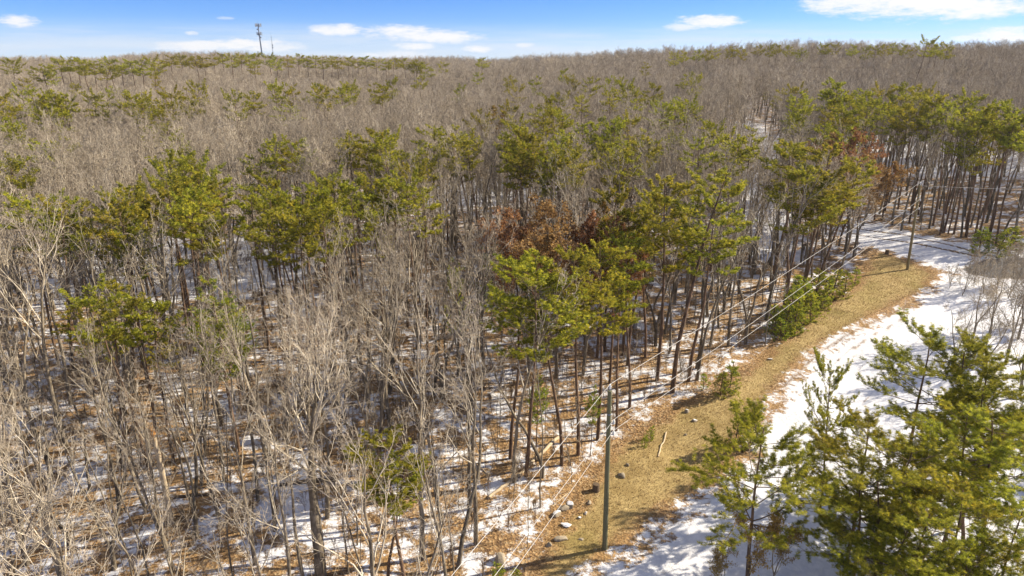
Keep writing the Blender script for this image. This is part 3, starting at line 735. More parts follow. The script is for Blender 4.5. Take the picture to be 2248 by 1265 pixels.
pines("bright green pine", "standing alone among bare trees, left", [(465, 572, 14, 'G'), (490, 610, 11, 'G')])
pines("yellow green pine", "left of bright green pines", [(195, 590, 14), (250, 610, 14), (285, 625, 13), (215, 640, 12), (320, 650, 12), (170, 650, 12)])
pines("low green pine", "under yellow green pines at left", [(230, 690, 9), (180, 700, 9), (370, 705, 9)], 'D')
pines("pine with golden browning needles", "behind russet oak", [(1325, 428, 15, 'O', 1.0), (1385, 448, 14, 'O', .9)])
pines("green pine", "above golden browning pines", [(1345, 395, 16), (1400, 385, 17), (1440, 425, 15)], 'M', wide=.85)
pines("tall broad yellow green pine", "dominating the wood edge", [(1475, 372, 18, 'M', .9), (1515, 358, 20, 'M', 1.05), (1545, 440, 17, 'M', .95)])
pines("green pine", "left of that tall broad group", [(1355, 485, 14), (1405, 490, 15)], 'M', wide=.85)
pines("green pine", "in left of two trunk clumps behind near pole", [(1120, 552, 15), (1158, 540, 16)], 'M', wide=.95)
pines("green pine", "in right of two trunk clumps behind near pole", [(1245, 562, 15), (1285, 552, 16), (1330, 535, 16), (1370, 605, 14)], 'M', wide=.9)
pines("small bright pine top", "low on trunks behind near pole", [(1178, 800, 7, 'G', .8), (1303, 820, 6, 'G', .6)])
pines("leaning yellow green pine", "over bottom snow between bare trees", [(872, 930, 10.5, 'M', 1.15), (830, 960, 9, 'M', 1.1)])
# right foreground, at the drive's near side
for k_, (x_, y_, h_) in enumerate([(60, 61, 15), (58, 52, 14), (53, 47, 13), (67, 68, 15), (55, 41, 13), (49, 36, 12)]):
    plant("pine_tree", PROTO_M[k_ % 3], (x_, y_, float(ground(x_, y_))), k_ * 1.9, h_ / 17, "tall pine beyond the right picture edge, " + ordinal(k_, 6), "pine tree", "pines beyond the right picture edge")
pines("open pine", "with forked trunk beside the snow", [(1690, 915, 10.2, 'P', 1.0)])
pines("dark tall pine", "behind the near right clump", [(2050, 708, 11, 'N', .95)])
pines("bushy yellow green pine", "at right edge beyond dark tall one", [(2140, 752, 10.5, 'N', 1.1), (2215, 770, 10.5, 'N', 1.05), (2185, 835, 9.5, 'N', .95)])
pines("yellow green pine", "in near right clump, back row", [(1920, 905, 9.5, 'N', 1.0), (1995, 930, 9, 'N', 1.1), (2080, 935, 9, 'N', 1.2), (2190, 930, 9, 'N', 1.2), (2140, 890, 9.5, 'N', 1.1), (2245, 900, 9.5, 'N', 1.2)])
pines("yellow green pine", "in near right clump, front row", [(1925, 1010, 8, 'N', 1.1), (1970, 1050, 8, 'N', 1.25), (2055, 1060, 8, 'N', 1.25), (2140, 1060, 8.5, 'N', 1.0), (2235, 1090, 8, 'N', 1.0), (2000, 985, 8.5, 'N', 1.1)])
pines("yellow green pine", "at bottom right corner", [(1950, 1120, 7, 'N', 1.2), (2040, 1160, 6.5, 'N', 1.3), (2160, 1180, 6.5, 'N', 1.0), (2240, 1215, 6, 'N', .9), (1980, 1235, 6, 'N', 1.0), (2100, 1245, 6, 'N', 1.1)])
pines("thin dark pine", "leaning over the snow", [(1855, 790, 10.5, 'N', .55)])
pines("small pine", "growing at verge beside snow", [(1660, 865, 3.6, 'Y', 1.1), (1625, 885, 3.0, 'Y', 1.0)])
pines("low bright green young pine", "in row along the verge, far end", [(1885, 572, 2.2), (1862, 580, 3.2), (1838, 570, 3.8), (1820, 582, 3.6), (1800, 575, 4.4), (1782, 590, 4.2)], 'Y', wide=1.15)
pines("low bright green young pine", "in row along the verge, middle", [(1765, 580, 4.8), (1770, 610, 4.2), (1745, 610, 4.6), (1790, 620, 3.6), (1812, 605, 3.2), (1755, 640, 3.8), (1730, 645, 3.6)], 'Y', wide=1.15)
pines("low bright green young pine", "in row along the verge, near end", [(1712, 655, 3.2), (1722, 680, 2.6), (1610, 775, 3.0), (1590, 795, 2.4)], 'Y', wide=1.1)
pines("tiny green pine seedling", "at wood edge near pole", [(1430, 915, 1.3), (1418, 935, 1.1), (1550, 800, 1.6)], 'Y')
pines("bushy green evergreen seedling", "at pole shadow tip", [(1095, 1215, 1.3), (1130, 1228, 1.3), (1065, 1240, 1.2)], 'Y', wide=1.3)
pines("dark green shrubby pine", "at far wood edge behind drive", [(2165, 480, 4), (2205, 485, 4), (2235, 480, 4)], 'Y', wide=1.3)

plant_pines()

# ------------------------------------------------------------------ bare trees
# kind: (prototype meshes, height, words for the label)
KINDS = [
    (bare_meshes("slender_tree", 201, 15, 1, .03, kids=(9, 4, 4, 2), crown0=.5, spread=.85), 15, "slender bare tree"),
    (bare_meshes("slender_tree", 202, 15, 1, .0, kids=(9, 4, 4, 2), crown0=.5), 15, "straight bare tree"),
    (bare_meshes("forked_tree", 203, 15, 2, .02, kids=(10, 4, 4, 2)), 15, "forked bare tree"),
    (bare_meshes("broad_tree", 204, 14, 1, .03, kids=(10, 5, 4, 2), crown0=.3, spread=1.3, r0=.2, wob=.08), 14, "broad crowned bare tree"),
    (bare_meshes("leaning_tree", 205, 14, 1, .17, kids=(8, 4, 4, 2)), 14, "leaning bare tree"),
    (bare_meshes("crooked_tree", 206, 13.5, 1, .08, kids=(8, 4, 4, 2), wob=.12), 13.5, "crooked bare tree"),
    (bare_meshes("forked_tree", 207, 15, 3, .0, kids=(9, 4, 4, 2), spread=.85), 15, "three stemmed bare tree"),
    (bare_meshes("thin_tree", 208, 12, 1, .02, kids=(8, 4, 3, 2), crown0=.5, spread=.7, r0=.075), 12, "thin bare tree"),
    (bare_meshes("thin_tree", 209, 12, 1, .06, kids=(7, 4, 3, 2), crown0=.55, spread=.6, r0=.065), 12, "thin bare tree"),
]
TWIN = bare_meshes("twin_oak", 220, 16, 2, .0, kids=(18, 6, 4, 3), r0=.30, spread=1.15)
OAK_R = [bare_meshes("russet_oak", 230 + i, 13, 2, .0, kids=(15, 6, 4, 3), crown0=.4, spread=1.15, leafmat=(M_RUST, 3, 1.3)) for i in range(2)]
BEECH_T = bare_meshes("tan_beech", 240, 5, 2, .05, kids=(9, 5, 4, 2), crown0=.25, r0=.05, leafmat=(M_TAN, 2, .75), rmin=.006)
BEECH_R = bare_meshes("russet_beech", 241, 4.5, 2, .05, kids=(9, 5, 4, 2), crown0=.2, r0=.05, leafmat=(M_RUST, 1, .8), rmin=.006)
BUSHG = bare_meshes("grey_bush", 245, 4.5, 3, .0, kids=(10, 6, 5, 4), crown0=.1, spread=1.3, r0=.05, rmin=.008)
SMALL = [bare_meshes("small_tree", 246 + i, 7, 2, .1, kids=(10, 6, 5, 3), crown0=.3, spread=1.3, r0=.10) for i in range(2)]
SAP = [bare_meshes("sapling", 250 + i, 5.5, 1, .03 * i, kids=(9, 4, 3), crown0=.3, spread=.55, r0=.026, rmin=.006, sides=5) for i in range(4)]

rb = random.Random(11)
taken = [(x, y) for x, y, _ in PINES]
for u_, v_, h_ in [(1165, 488, 14), (1228, 498, 14), (1290, 505, 13.5), (1855, 318, 13), (1890, 330, 13)]:      # room in front of the russet oaks
    x_, y_, _z = at(u_, v_, h_); d_ = math.hypot(x_, y_); taken += [(x_ - x_ / d_ * q_ + o_, y_ - y_ / d_ * q_) for q_ in (0, 2.5, 5, 7.5) for o_ in (-1.6, 0, 1.6)]
for x, y, r_ in PINES:                              # the crowns stand free towards the camera
    d_ = math.hypot(x, y)
    if d_ > 55 and r_ > 1:
        taken += [(x - x / d_ * q_, y - y / d_ * q_) for q_ in (() if d_ < 110 else (3.5,) if d_ < 190 else (3, 6.5) if d_ < 350 else (3, 6, 9))]
bare = []                                           # (x, y, kind, size)


def hand(u, v, k, f=1.0): x, y, z = at(u, v); bare.append((x, y, k, .8 if u < 720 and v > 900 else f))


for u, v, k in [(322, 1125, 1), (265, 1028, 6), (566, 1100, 0), (747, 965, 3), (194, 1082, 5), (971, 1150, 1), (1003, 1245, 5), (1031, 1117, 0), (1045, 1192, 4), (1127, 1060, 1), (1191, 1050, 5), (1186, 1114, 8), (928, 1228, 3),
        (839, 915, 2), (857, 957, 3), (110, 1120, 2), (60, 1000, 6), (430, 1180, 2), (60, 1240, 3), (480, 1130, 4), (20, 1110, 0), (150, 1200, 5), (250, 1250, 2), (380, 1255, 6), (560, 1240, 0),
        (1878, 561, 8), (1894, 496, 4), (1959, 494, 1), (1978, 507, 1), (2021, 504, 8), (2040, 502, 4), (2070, 512, 4), (2110, 521, 1), (2019, 488, 3), (2130, 499, 0), (2224, 534, 3), (2090, 485, 1), (2055, 470, 0), (1930, 470, 1), (1905, 455, 1), (2150, 480, 1), (2180, 470, 0), (2000, 455, 3),
        (1880, 470, 0), (1950, 445, 1), (2080, 450, 1), (2120, 455, 2), (2200, 450, 1), (2235, 470, 0), (1860, 430, 1), (1990, 430, 0), (2045, 425, 1), (2100, 430, 3), (2165, 430, 1), (2215, 425, 1), (1920, 425, 1), (1975, 412, 1), (2075, 408, 2), (2140, 405, 1), (2190, 400, 1)]:
    hand(u, v, k)
# the trunks of the wood's edge at the centre
for u, v, k in [(1530, 835, 1), (1600, 760, 0), (1440, 760, 2), (1640, 700, 8), (1690, 640, 0), (1590, 690, 2), (1680, 760, 8), (1500, 720, 0), (1650, 610, 3), (1610, 600, 2), (1560, 640, 0), (1720, 585, 4), (1745, 555, 1), (1797, 526, 1), (1813, 515, 0), (1700, 600, 2)]: hand(u, v, k)

# random fill of the whole wood on a jittered grid
_e = sorted(world([(1100, 1330), (1160, 1235), (1240, 1110), (1340, 975), (1470, 890), (1560, 850), (1650, 790), (1720, 735), (1780, 680), (1860, 630), (1890, 590), (1905, 556)]), key=lambda p: p[1])
EDGE_X, EDGE_Y = [p[0] for p in _e], [p[1] for p in _e]
D_LANE = lambda x, y: dline(x, y, LANE)
def fill(cell, dmin, dmax, seed):
    rng = np.random.default_rng(seed)
    X, Y = np.meshgrid(np.arange(-620, 640, cell), np.arange(14, 760, cell)); X = X.ravel() + rng.uniform(-.5, .5, X.size) * cell * .95; Y = Y.ravel() + rng.uniform(-.5, .5, Y.size) * cell * .95
    d = np.hypot(X, Y); a = np.arctan2(X, Y); rd = np.interp(a, RAZ, RD)
    ok = (d >= dmin) & (d < dmax) & (d < rd + 45); X, Y, d = X[ok], Y[ok], d[ok]
    z = ground(X, Y); u, v = pixel(X, Y, z); ut, vt = pixel(X, Y, z + 15)
    ok = (u > -260) & (u < 2508) & (vt < 1330) & (sdist(X, Y, DRIVE) < -.8) & (sdist(X, Y, VERGE) < -.5) & (sdist(X, Y, ASPHALT) < -.5)
    ok &= D_LANE(X, Y) > np.where(d > 120, 3.0, 1.3)
    ok &= ~((Y < 92) & (X > np.interp(Y, EDGE_Y, EDGE_X)))          # keep the verge, the drive and the right foreground open
    return X[ok], Y[ok]


def thin_out(X, Y, rad, density):
    keep = []; cells = {}
    for x, y in taken: cells.setdefault((int(x // 4), int(y // 4)), []).append((x, y))
    rr = np.random.default_rng(5)
    for x, y, q in zip(X, Y, rr.random(len(X))):
        if q > density(x, y): continue
        cx_, cy_ = int(x // 4), int(y // 4); bad = False
        for i in (-1, 0, 1):
            for j in (-1, 0, 1):
                for (a, b) in cells.get((cx_ + i, cy_ + j), ()):
                    if (a - x) ** 2 + (b - y) ** 2 < rad * rad: bad = True
        if not bad: keep.append((x, y))
    return keep


for b in bare: taken.append((b[0], b[1]))


def dens_near(x, y):
    d = math.hypot(x, y)
    q = .74 if d < 46 else 1.0
    for (c, r, a) in BLOBS[:1]: pass
    # thinner where the photograph shows the open floor under the near pole's wood and at the far right stand
    u, v = pixel(x, y, float(ground(x, y)))
    if 1050 < u < 1650 and 780 < v < 1265: q = .55
    elif 1400 < u < 1900 and 480 < v < 800: q = 1.0
    elif 1850 < u < 2300 and 380 < v < 560: q = .55
    elif 860 < u < 1050 and v > 780: q = .75
    elif 480 < u < 700 and 500 < v < 680: q = .65
    elif 980 < u < 1120 and 380 < v < 480: q = .35
    elif 1560 < u < 1720 and 290 < v < 480: q = .4
    return q


X, Y = fill(3.1, 24, 112, 3); fillers = thin_out(X, Y, 1.35, dens_near)
WEIGHTS = [5, 5, 4, 2, 3, 3, 2, 5, 4]
for x, y in fillers: bare.append((x, y, rb.choices(range(9), WEIGHTS)[0], rb.uniform(.72, 1.0) * (1.12 if math.hypot(x, y) > 52 else 1.0)))
# the 285 nearest in view stand as trees of their own, hand-set ones always
def in_frame(x, y):
    z = float(ground(x, y)); u, v = pixel(x, y, z); ut, vt = pixel(x, y, z + 13); return -60 < u < 2308 and vt < 1240
hand_n = len(bare) - len(fillers)
cand = sorted(range(hand_n, len(bare)), key=lambda i: math.hypot(bare[i][0], bare[i][1]))
cand_in = [i for i in cand if in_frame(*bare[i][:2])]
own = set(range(hand_n)) | set(cand_in[:292 - hand_n])

ZU = [(-400, 190, "far left"), (190, 400, "left of broken snag"), (400, 610, "right of broken snag"), (610, 800, "around the twin trunked oak"), (800, 950, "above the leaning pine"), (950, 1120, "left of the fallen log"),
      (1120, 1300, "behind the near pole"), (1300, 1480, "right of near pole"), (1480, 1700, "under the tall broad pine"), (1700, 1840, "at the young pine row"), (1840, 1990, "left of far pole"), (1990, 2110, "right of far pole"), (2110, 2800, "at far right edge")]
ZD = [(0, 34, "bottom row"), (34, 38.5, "front row"), (38.5, 43, "second row"), (43, 48, "third row"), (48, 54, "fourth row"), (54, 61, "fifth row"), (61, 75, "sixth row"), (75, 104, "back row"), (104, 118, "trees behind drive"), (118, 400, "deepest row")]
groups = {}
for i in sorted(own):
    x, y, k, f = bare[i]; u, _ = pixel(x, y, float(ground(x, y))); u = float(u); d = math.hypot(x, y)
    zu = next(z[2] for z in ZU if z[0] <= u < z[1]) if -400 <= u < 2800 else "far left"; zd = next(z[2] for z in ZD if z[0] <= d < z[1])
    groups.setdefault((KINDS[k][2], zd, zu), []).append((u, i))
for (kw, zd, zu), lst in groups.items():
    lst.sort(); n = len(lst)
    for j, (u, i) in enumerate(lst):
        x, y, k, f = bare[i]
        lab = f"{kw} in {zd} {zu}" if n == 1 else f"{kw}, {ordinal(j, min(n, 8))} in {zd} {zu}"
        plant("bare_tree", KINDS[k][0], (x, y, float(ground(x, y))), rb.uniform(0, 6.28), f * rb.uniform(.93, 1.05), lab, "bare tree", "bare trees of the near wood")

# special trees
x, y, z = at(705, 1262); plant("bare_tree", TWIN, (x, y, z), 1.2, 1.0, "thick twin trunked oak with pale limbs standing on bottom snow", "bare tree", "bare trees of the near wood")
for k, (u, v, hh) in enumerate([(1165, 488, 14), (1228, 498, 14), (1290, 505, 13.5)]):
    x, y, z = at(u, v, hh); plant("russet_oak", OAK_R[k % 2], (x, y, z), k * 2.1, hh / 13, "russet oak keeping dry leaves, " + ordinal(k, 3) + " behind green pines", "oak tree", "russet oaks behind the green pines"); taken.append((x, y))
for k, (u, v, hh) in enumerate([(1855, 312, 14), (1890, 324, 14), (1870, 350, 12), (1905, 366, 12)]):
    x, y, z = at(u, v, hh); plant("russet_oak", OAK_R[k % 2], (x, y, z), k * 1.3, hh / 13, "russet brown oak, " + ordinal(k, 4) + " behind yellow green pine left of far pole", "oak tree", "russet oaks left of the far pole"); taken.append((x, y))
for k, (u, v, s) in enumerate([(1775, 555, 1.0), (1805, 548, 1.1), (1835, 542, .9), (1862, 545, .9)]):
    x, y, z = at(u, v); plant("beech_shrub", BEECH_R, (x, y, z), k, s, "low russet leaved shrub, " + ordinal(k, 4) + " beside snowy lane", "shrub", "russet shrubs beside the lane")
for k, (u, v, s) in enumerate([(1630, 1300, 1.0), (1700, 1310, .9), (1590, 1320, .7)]):
    x, y, z = at(u, v); plant("beech_sapling", BEECH_T, (x, y, z), k * 2, s, "sapling with tan leaves, " + ordinal(k, 3) + " at bottom edge of snow", "sapling", "tan leaved saplings at the bottom edge")
for k, (u, v, s) in enumerate([(2085, 632, .6), (2112, 648, .8), (2138, 622, .85), (2160, 645, .95), (2188, 625, .95), (2212, 655, 1.0), (2232, 628, 1.0), (2255, 650, 1.1)]):
    x, y, z = at(u, v); plant("grey_bush", BUSHG, (x, y, z), k * 1.7, s, "leafless grey bush, " + ordinal(k, 8) + " in front of asphalt", "bush", "grey bushes beside the asphalt")
for k, (u, v, s) in enumerate([(2130, 760, 1.0), (2175, 742, 1.0), (2206, 800, 1.2), (2235, 745, 1.2), (2275, 780, 1.3), (2085, 815, .9), (2150, 850, 1.0), (2240, 870, 1.2)]):
    x, y, z = at(u, v); plant("small_bare_tree", SMALL[k % 2], (x, y, z), k * 2.2 + .6, s, "small dark branching tree, " + ordinal(k, 8) + " on white snow at right edge", "bare tree", "small bare trees on the snow")

# saplings of the near wood, one by one
Xs, Ys = fill(2.2, 27, 72, 17); us, vs2 = pixel(Xs, Ys, ground(Xs, Ys)); ok = (us > -20) & (us < 2260) & (vs2 < 1290); order = np.random.default_rng(8).permutation(np.nonzero(ok)[0])[:285]
sg = {}
for i in order:
    d = math.hypot(Xs[i], Ys[i]); zu = next((z[2] for z in ZU if z[0] <= us[i] < z[1]), "far left"); zd = next(z[2] for z in ZD if z[0] <= d < z[1]); sg.setdefault((zd, zu), []).append(i)
for (zd, zu), lst in sg.items():
    for j, i in enumerate(lst):
        s = rb.uniform(.55, 1.1)
        plant("sapling", SAP[int(i) % 4], (float(Xs[i]), float(Ys[i]), float(ground(Xs[i], Ys[i]))), rb.uniform(0, 6.28), s, f"thin leafless sapling among {zd} trees {zu}", "sapling", f"saplings, {zd}, {zu}")

# ------------------------------------------------------------------ the wood beyond, undergrowth and grass
FARB = [lod_object("far_bare_tree", bare_meshes("far_bare", 300 + i, 12, 1 + (i % 3 == 2), .03 * (i % 3), kids=(10, 5, 4), rmin=.016, sides=5, spread=1.0 + .1 * (i % 2), crown0=.4)) for i in range(6)]
MIDB = [lod_object("mid_bare_tree", bare_meshes("mid_bare", 320 + i, 14, 1 + (i % 3 == 2), .03 * (i % 4), kids=(12, 6, 5), rmin=.012, sides=6, crown0=.42)) for i in range(6)]
P = [(x, y) for i, (x, y, k, f) in enumerate(bare) if i not in own]
X2, Y2 = fill(3.2, 112, 190, 4); mid2 = thin_out(X2, Y2, 1.8, lambda x, y: dens_near(x, y))
P = np.array(P + mid2); n = len(P); rng = np.random.default_rng(21)
s = rng.uniform(.86, 1.16, n)
scatter("bare_wood", np.stack([P[:, 0], P[:, 1], ground(P[:, 0], P[:, 1])], -1), rng.uniform(0, 6.28, n), np.stack([s * rng.uniform(.9, 1.15, n), s * rng.uniform(.9, 1.15, n), s], -1), MIDB, "dense grey leafless wood filling the middle distance between the pine clumps", "woods", 1)
X3, Y3 = fill(3.7, 190, 800, 6); far3 = np.array(thin_out(X3, Y3, 2.2, lambda x, y: 1)); X3, Y3 = far3[:, 0], far3[:, 1]; n = len(X3); s = rng.uniform(.74, 1.15, n) * (1 + .13 * np.sin(X3 * .05 + 1.7 * np.sin(Y3 * .021)) * np.sin(Y3 * .037 + X3 * .011))
scatter("distant_bare_wood", np.stack([X3, Y3, ground(X3, Y3)], -1), rng.uniform(0, 6.28, n), np.stack([s * 1.25, s * 1.25, s], -1), FARB, "far off grey brown leafless wood covering the hills up to the skyline", "woods", 2)
print("bare wood", len(P), "far", n, "own", len(own), "pines", len(PINES))

M_BRUSH = bark("brush_bark", (.10, .065, .04), (.26, .18, .11), 5)
BRUSH = [lod_object("brush", bare_meshes("brush", 350 + i, 1.6, 3, .1, kids=(7, 4, 3), crown0=.1, spread=1.2, r0=.012, rmin=.005, sides=4)) for i in range(3)]
for p in BRUSH:
    for i in range(len(p.data.materials)): p.data.materials[i] = M_BRUSH
Xb, Yb = fill(1.25, 26, 100, 31); k = rng.random(len(Xb)) < np.where(np.hypot(Xb, Yb) < 48, .38, .6); Xb, Yb = Xb[k], Yb[k]; n = len(Xb); s = rng.uniform(.4, 1.25, n)
scatter("undergrowth", np.stack([Xb, Yb, ground(Xb, Yb)], -1), rng.uniform(0, 6.28, n), np.stack([s, s, s], -1), BRUSH, "thin leafless brush and twigs covering the woodland floor", "undergrowth", 3)


# ------------------------------------------------------------------ poles and wires
def pole(u0, v0, u1, v1, r, m, label):
    x, y, z = at(u0, v0); b = rays(u0, v0); t = rays(u1, v1); D = y
    top = CAMZ + t[2] / t[1] * D; tx = t[0] / t[1] * D
    h = top - z; lean = (tx - x) * .5
    o = empty("utility_pole", (x, y, z)); tag(o, label, "utility pole", "utility poles along the verge")
    pts = [(lean * k / 8, 0, -.8 + (h + .8) * k / 8, r * (1 - .28 * k / 8)) for k in range(9)]
    q = MB(); tubes(q, [pts], 20, 0, cap=True); q.obj("shaft", m, o)
    def ins(dx, zz, nm="insulator"):
        q = MB(); tubes(q, [[(dx, 0, zz - .16, .035), (dx, 0, zz - .1, .085), (dx, 0, zz - .05, .05), (dx, 0, zz, .095), (dx, 0, zz + .05, .05), (dx, 0, zz + .1, .07), (dx, 0, zz + .14, .03)]], 12, 0, cap=True); io = q.obj(nm, M_INS, o)
        return io
    q = MB(); tubes(q, [[(lean, 0, h - .15, .03), (lean, 0, h + .18, .03)]], 8, 0, cap=True); q.obj("top_pin", M_STEEL, o); ins(lean, h + .26)
    hs = []
    for v in ((928, 952) if u0 < 1500 else (440, 459)):
        t2 = rays(u1, v); hz = CAMZ + t2[2] / t2[1] * D - z; hs.append(hz)
        rr = r * .8 + lean * hz / h
        q = MB(); tubes(q, [[(rr - .05, 0, hz - .05, .035), (rr + .16, 0, hz - .05, .03)]], 8, 0, cap=True); q.obj("bracket", M_STEEL, o); ins(rr + .15, hz + .05)
    # ring bands
    q = MB(); tubes(q, [[(lean * .86, 0, h * .86, r * .80), (lean * .86, 0, h * .86 + .06, r * .80)]], 20, 0, cap=True); q.obj("band", M_STEEL, o)
    return np.array([x, y, z]), [(x + lean, y, z + h + .4), (x + lean * hs[0] / h + r * .8 + .15, y, z + hs[0] + .2), (x + lean * hs[1] / h + r * .8 + .15, y, z + hs[1] + .2)]


b0, near_p = pole(1328, 1205, 1332, 858, .165, M_POLEG, "grey green wooden utility pole standing near at the snow's edge")
b1, far_p = pole(1992, 592, 2014, 407, .17, M_POLEB, "tan brown wooden utility pole farther off on the grass")
ends_px = [(990, 1268), (1083, 1268), (1117, 1268)]
for k, nm in enumerate(("topmost", "middle", "lowest")):
    a, b = np.array(far_p[k]), np.array(near_p[k]); pts = []
    for i in range(41):
        t = i / 40; p = a + (b - a) * t; p[2] -= .9 * 4 * t * (1 - t) * .35; pts.append((*p, .011))
    # the next span runs on towards a pole behind the camera's left
    r_ = rays(*ends_px[k]); hdir = (b - a)[:2] / np.linalg.norm((b - a)[:2]); best = None
    for D in np.arange(8, 34, .1):
        p = np.array([0, 0, CAMZ]) + r_ / r_[1] * D; dz = p[2] - b[2]
        if best is None or abs(dz + .4) < best[0]: best = (abs(dz + .4), p)
    p1 = best[1]; e = b + (p1 - b) * 3.0; e[2] = b[2] - .2
    for i in range(1, 41):
        t = i / 40; p = b + (e - b) * t; p[2] -= 4 * t * (1 - t) * .35; pts.append((*p, .011))
    q = MB(); tubes(q, [pts], 6, 0); tag(q.obj("power_line", M_WIRE), f"{nm} of the three pale power lines strung between the poles", "power line", "power lines between the poles")
# thin line running off to the right from the far pole
a = np.array(far_p[0]) - np.array([0, 0, .45]); e = a + np.array([52, 6, -1.0]); q = MB(); tubes(q, [[(*(a + (e - a) * t - np.array([0, 0, 2.4 * t * (1 - t)])), .011) for t in np.linspace(0, 1, 21)]], 5, 0)
tag(q.obj("power_line", M_WIRE), "thin dark cable running right from the far pole's top", "power line")

# ------------------------------------------------------------------ masts on the skyline
def mast():
    r = rays(578, 126); D = 640.0; r = r / math.hypot(r[0], r[1]); x, y = D * r[0], D * r[1]; z = float(ground(x, y))
    rt = rays(574, 46); top = CAMZ + rt[2] / math.hypot(rt[0], rt[1]) * D; h = top - z
    o = empty("antenna_mast", (x, y, z)); tag(o, "tall steel antenna mast with two antenna rings on far skyline", "antenna mast")
    lean = -1.6
    q = MB(); tubes(q, [[(lean * k / 6, 0, -1 + (h * .93 + 1) * k / 6, .95 - .085 * k) for k in range(7)]], 12, 0, cap=True); q.obj("pole", M_STEEL, o)
    for (zz, rad, n) in ((h * .90, 2.2, 9), (h * .735, 1.9, 6)):
        p = MB(); cx_ = lean * zz / h
        ring = [(cx_ + rad * math.cos(a), rad * math.sin(a), zz, .13) for a in np.linspace(0, 6.2832, 19)]; tubes(p, [ring], 6, 0)
        for a in (0.3, 2.4, 4.5): tubes(p, [[(cx_, 0, zz - .3, .13), (cx_ + rad * math.cos(a), rad * math.sin(a), zz, .13)]], 6, 0)
        fr = p.obj("antenna_ring", M_STEEL, o)
        for j in range(n):
            a = j * 6.2832 / n + .2; q = MB(); box(q, (cx_ + rad * 1.05 * math.cos(a), rad * 1.05 * math.sin(a), zz + .6 + .35 * (j % 2)), (.35, .5, 2.4), 0, a); q.obj("antenna_panel", M_PANEL, fr)
    for zz, sx in ((h * .835, -.9), (h * .68, .9)):
        q = MB(); cx_ = lean * zz / h; tubes(q, [[(cx_ + sx * .6, -.2, zz, .1), (cx_ + sx, -.5, zz, .55), (cx_ + sx * 1.05, -.8, zz, .6)]], 12, 0, cap=True); q.obj("dish", M_PANEL, o)
    q = MB(); tubes(q, [[(lean, 0, h * .93, .06), (lean, 0, h + 1.0, .04)]], 6, 0, cap=True); q.obj("lightning_rod", M_STEEL, o)
    r = rays(600, 126); D = 655.0; r = r / math.hypot(r[0], r[1]); x, y = D * r[0], D * r[1]; z = float(ground(x, y)); rt = rays(598, 72); h = CAMZ + rt[2] / math.hypot(rt[0], rt[1]) * D - z
    o = empty("lattice_mast", (x, y, z)); tag(o, "thin lattice radio mast right of the tall antenna mast", "radio mast")
    q = MB(); w_ = .38; cor = [(w_ * math.cos(a), w_ * math.sin(a)) for a in (.5, 2.6, 4.7)]
    for c in cor: tubes(q, [[(*c, -1, .06), (*c, h * .9, .05)]], 5, 0)
    N = int(h / 1.6); br = []
    for k in range(N):
        z0, z1 = h * .9 * k / N, h * .9 * (k + 1) / N
        for i in range(3): a_, b_ = cor[i], cor[(i + 1) % 3]; br.append([(*a_, z0, .03), (*b_, z1, .03)])
    tubes(q, br, 4, 0); q.obj("lattice", M_STEEL, o)
    q = MB(); tubes(q, [[(0, 0, h * .88, .05), (0, 0, h * 1.02, .035)]], 6, 0, cap=True); q.obj("whip_aerial", M_STEEL, o)
    for zz in (h * .30 + 10, h * .68): q = MB(); tubes(q, [[(.3, -.3, zz, .2), (.5, -.6, zz, .55), (.52, -.7, zz, .55)]], 10, 0, cap=True); q.obj("dish", M_PANEL, o)


mast()


# ------------------------------------------------------------------ rocks, logs, stumps on the verge and in the wood
def rock(u, v, sx, sy, sz, rz, label, seed, group="rocks near the pole"):
    import bmesh
    x, y, z = at(u, v); bm = bmesh.new(); bmesh.ops.create_icosphere(bm, subdivisions=3, radius=1); rr = random.Random(seed)
    pl = [(norm(np.array([rr.gauss(0, 1), rr.gauss(0, 1), rr.gauss(0, .8)])), rr.uniform(.55, .85)) for _ in range(11)]
    for vtx in bm.verts:
        c = np.array(vtx.co)
        for nrm, dd in pl:
            s = float(c @ nrm)
            if s > dd: c = c - nrm * (s - dd) * .92
        vtx.co = (c[0] * sx, c[1] * sy, c[2] * sz)
    me = bpy.data.meshes.new("rock"); bm.to_mesh(me); bm.free(); me.materials.append(M_ROCK)
    o = link(bpy.data.objects.new("rock", me)); o.location = (x, y, z + sz * .25); o.rotation_euler = (rr.uniform(-.1, .1), rr.uniform(-.1, .1), rz); tag(o, label, "rock", group)


rock(1232, 1184, .50, .33, .16, .3, "flat pale slab of rock lying below the snowy rock heap", 1)
rock(1243, 1154, .42, .26, .12, -.2, "flat thin grey stone between rock heap and pale slab", 2)
rock(1222, 1130, .40, .30, .22, .9, "snow capped rock at left of the rock heap", 3)
rock(1238, 1118, .48, .30, .22, .2, "snow capped rock at back of the rock heap", 4)
rock(1252, 1112, .34, .30, .36, .5, "tall blocky brown rock at right end of heap", 5)
rock(1206, 1198, .24, .22, .16, .4, "small grey rock left of the pale slab", 6)
rock(1097, 1232, .50, .42, .42, 1.1, "rounded tan boulder among green seedlings", 7)
rock(1272, 1138, .14, .12, .12, .3, "small tan stone right of the rock heap", 8)
rock(1286, 1128, .20, .14, .10, .8, "small snowy stone above right of the rock heap", 9)
rock(1293, 1105, .26, .16, .14, 1.3, "snow dusted stone below the dark stump", 10)
rock(1275, 1184, .22, .16, .06, .2, "thin brown stone near foot of pole", 11)
rock(1762, 724, .42, .26, .22, .2, "dark snow dusted rock on the upper verge", 12, "rocks on the verge")
rock(1508, 905, .28, .22, .22, .8, "dark angular rock at edge of the wood", 13, "rocks on the verge")
rock(1525, 925, .28, .2, .14, .1, "brown flat rock on verge beside dark angular rock", 14, "rocks on the verge")
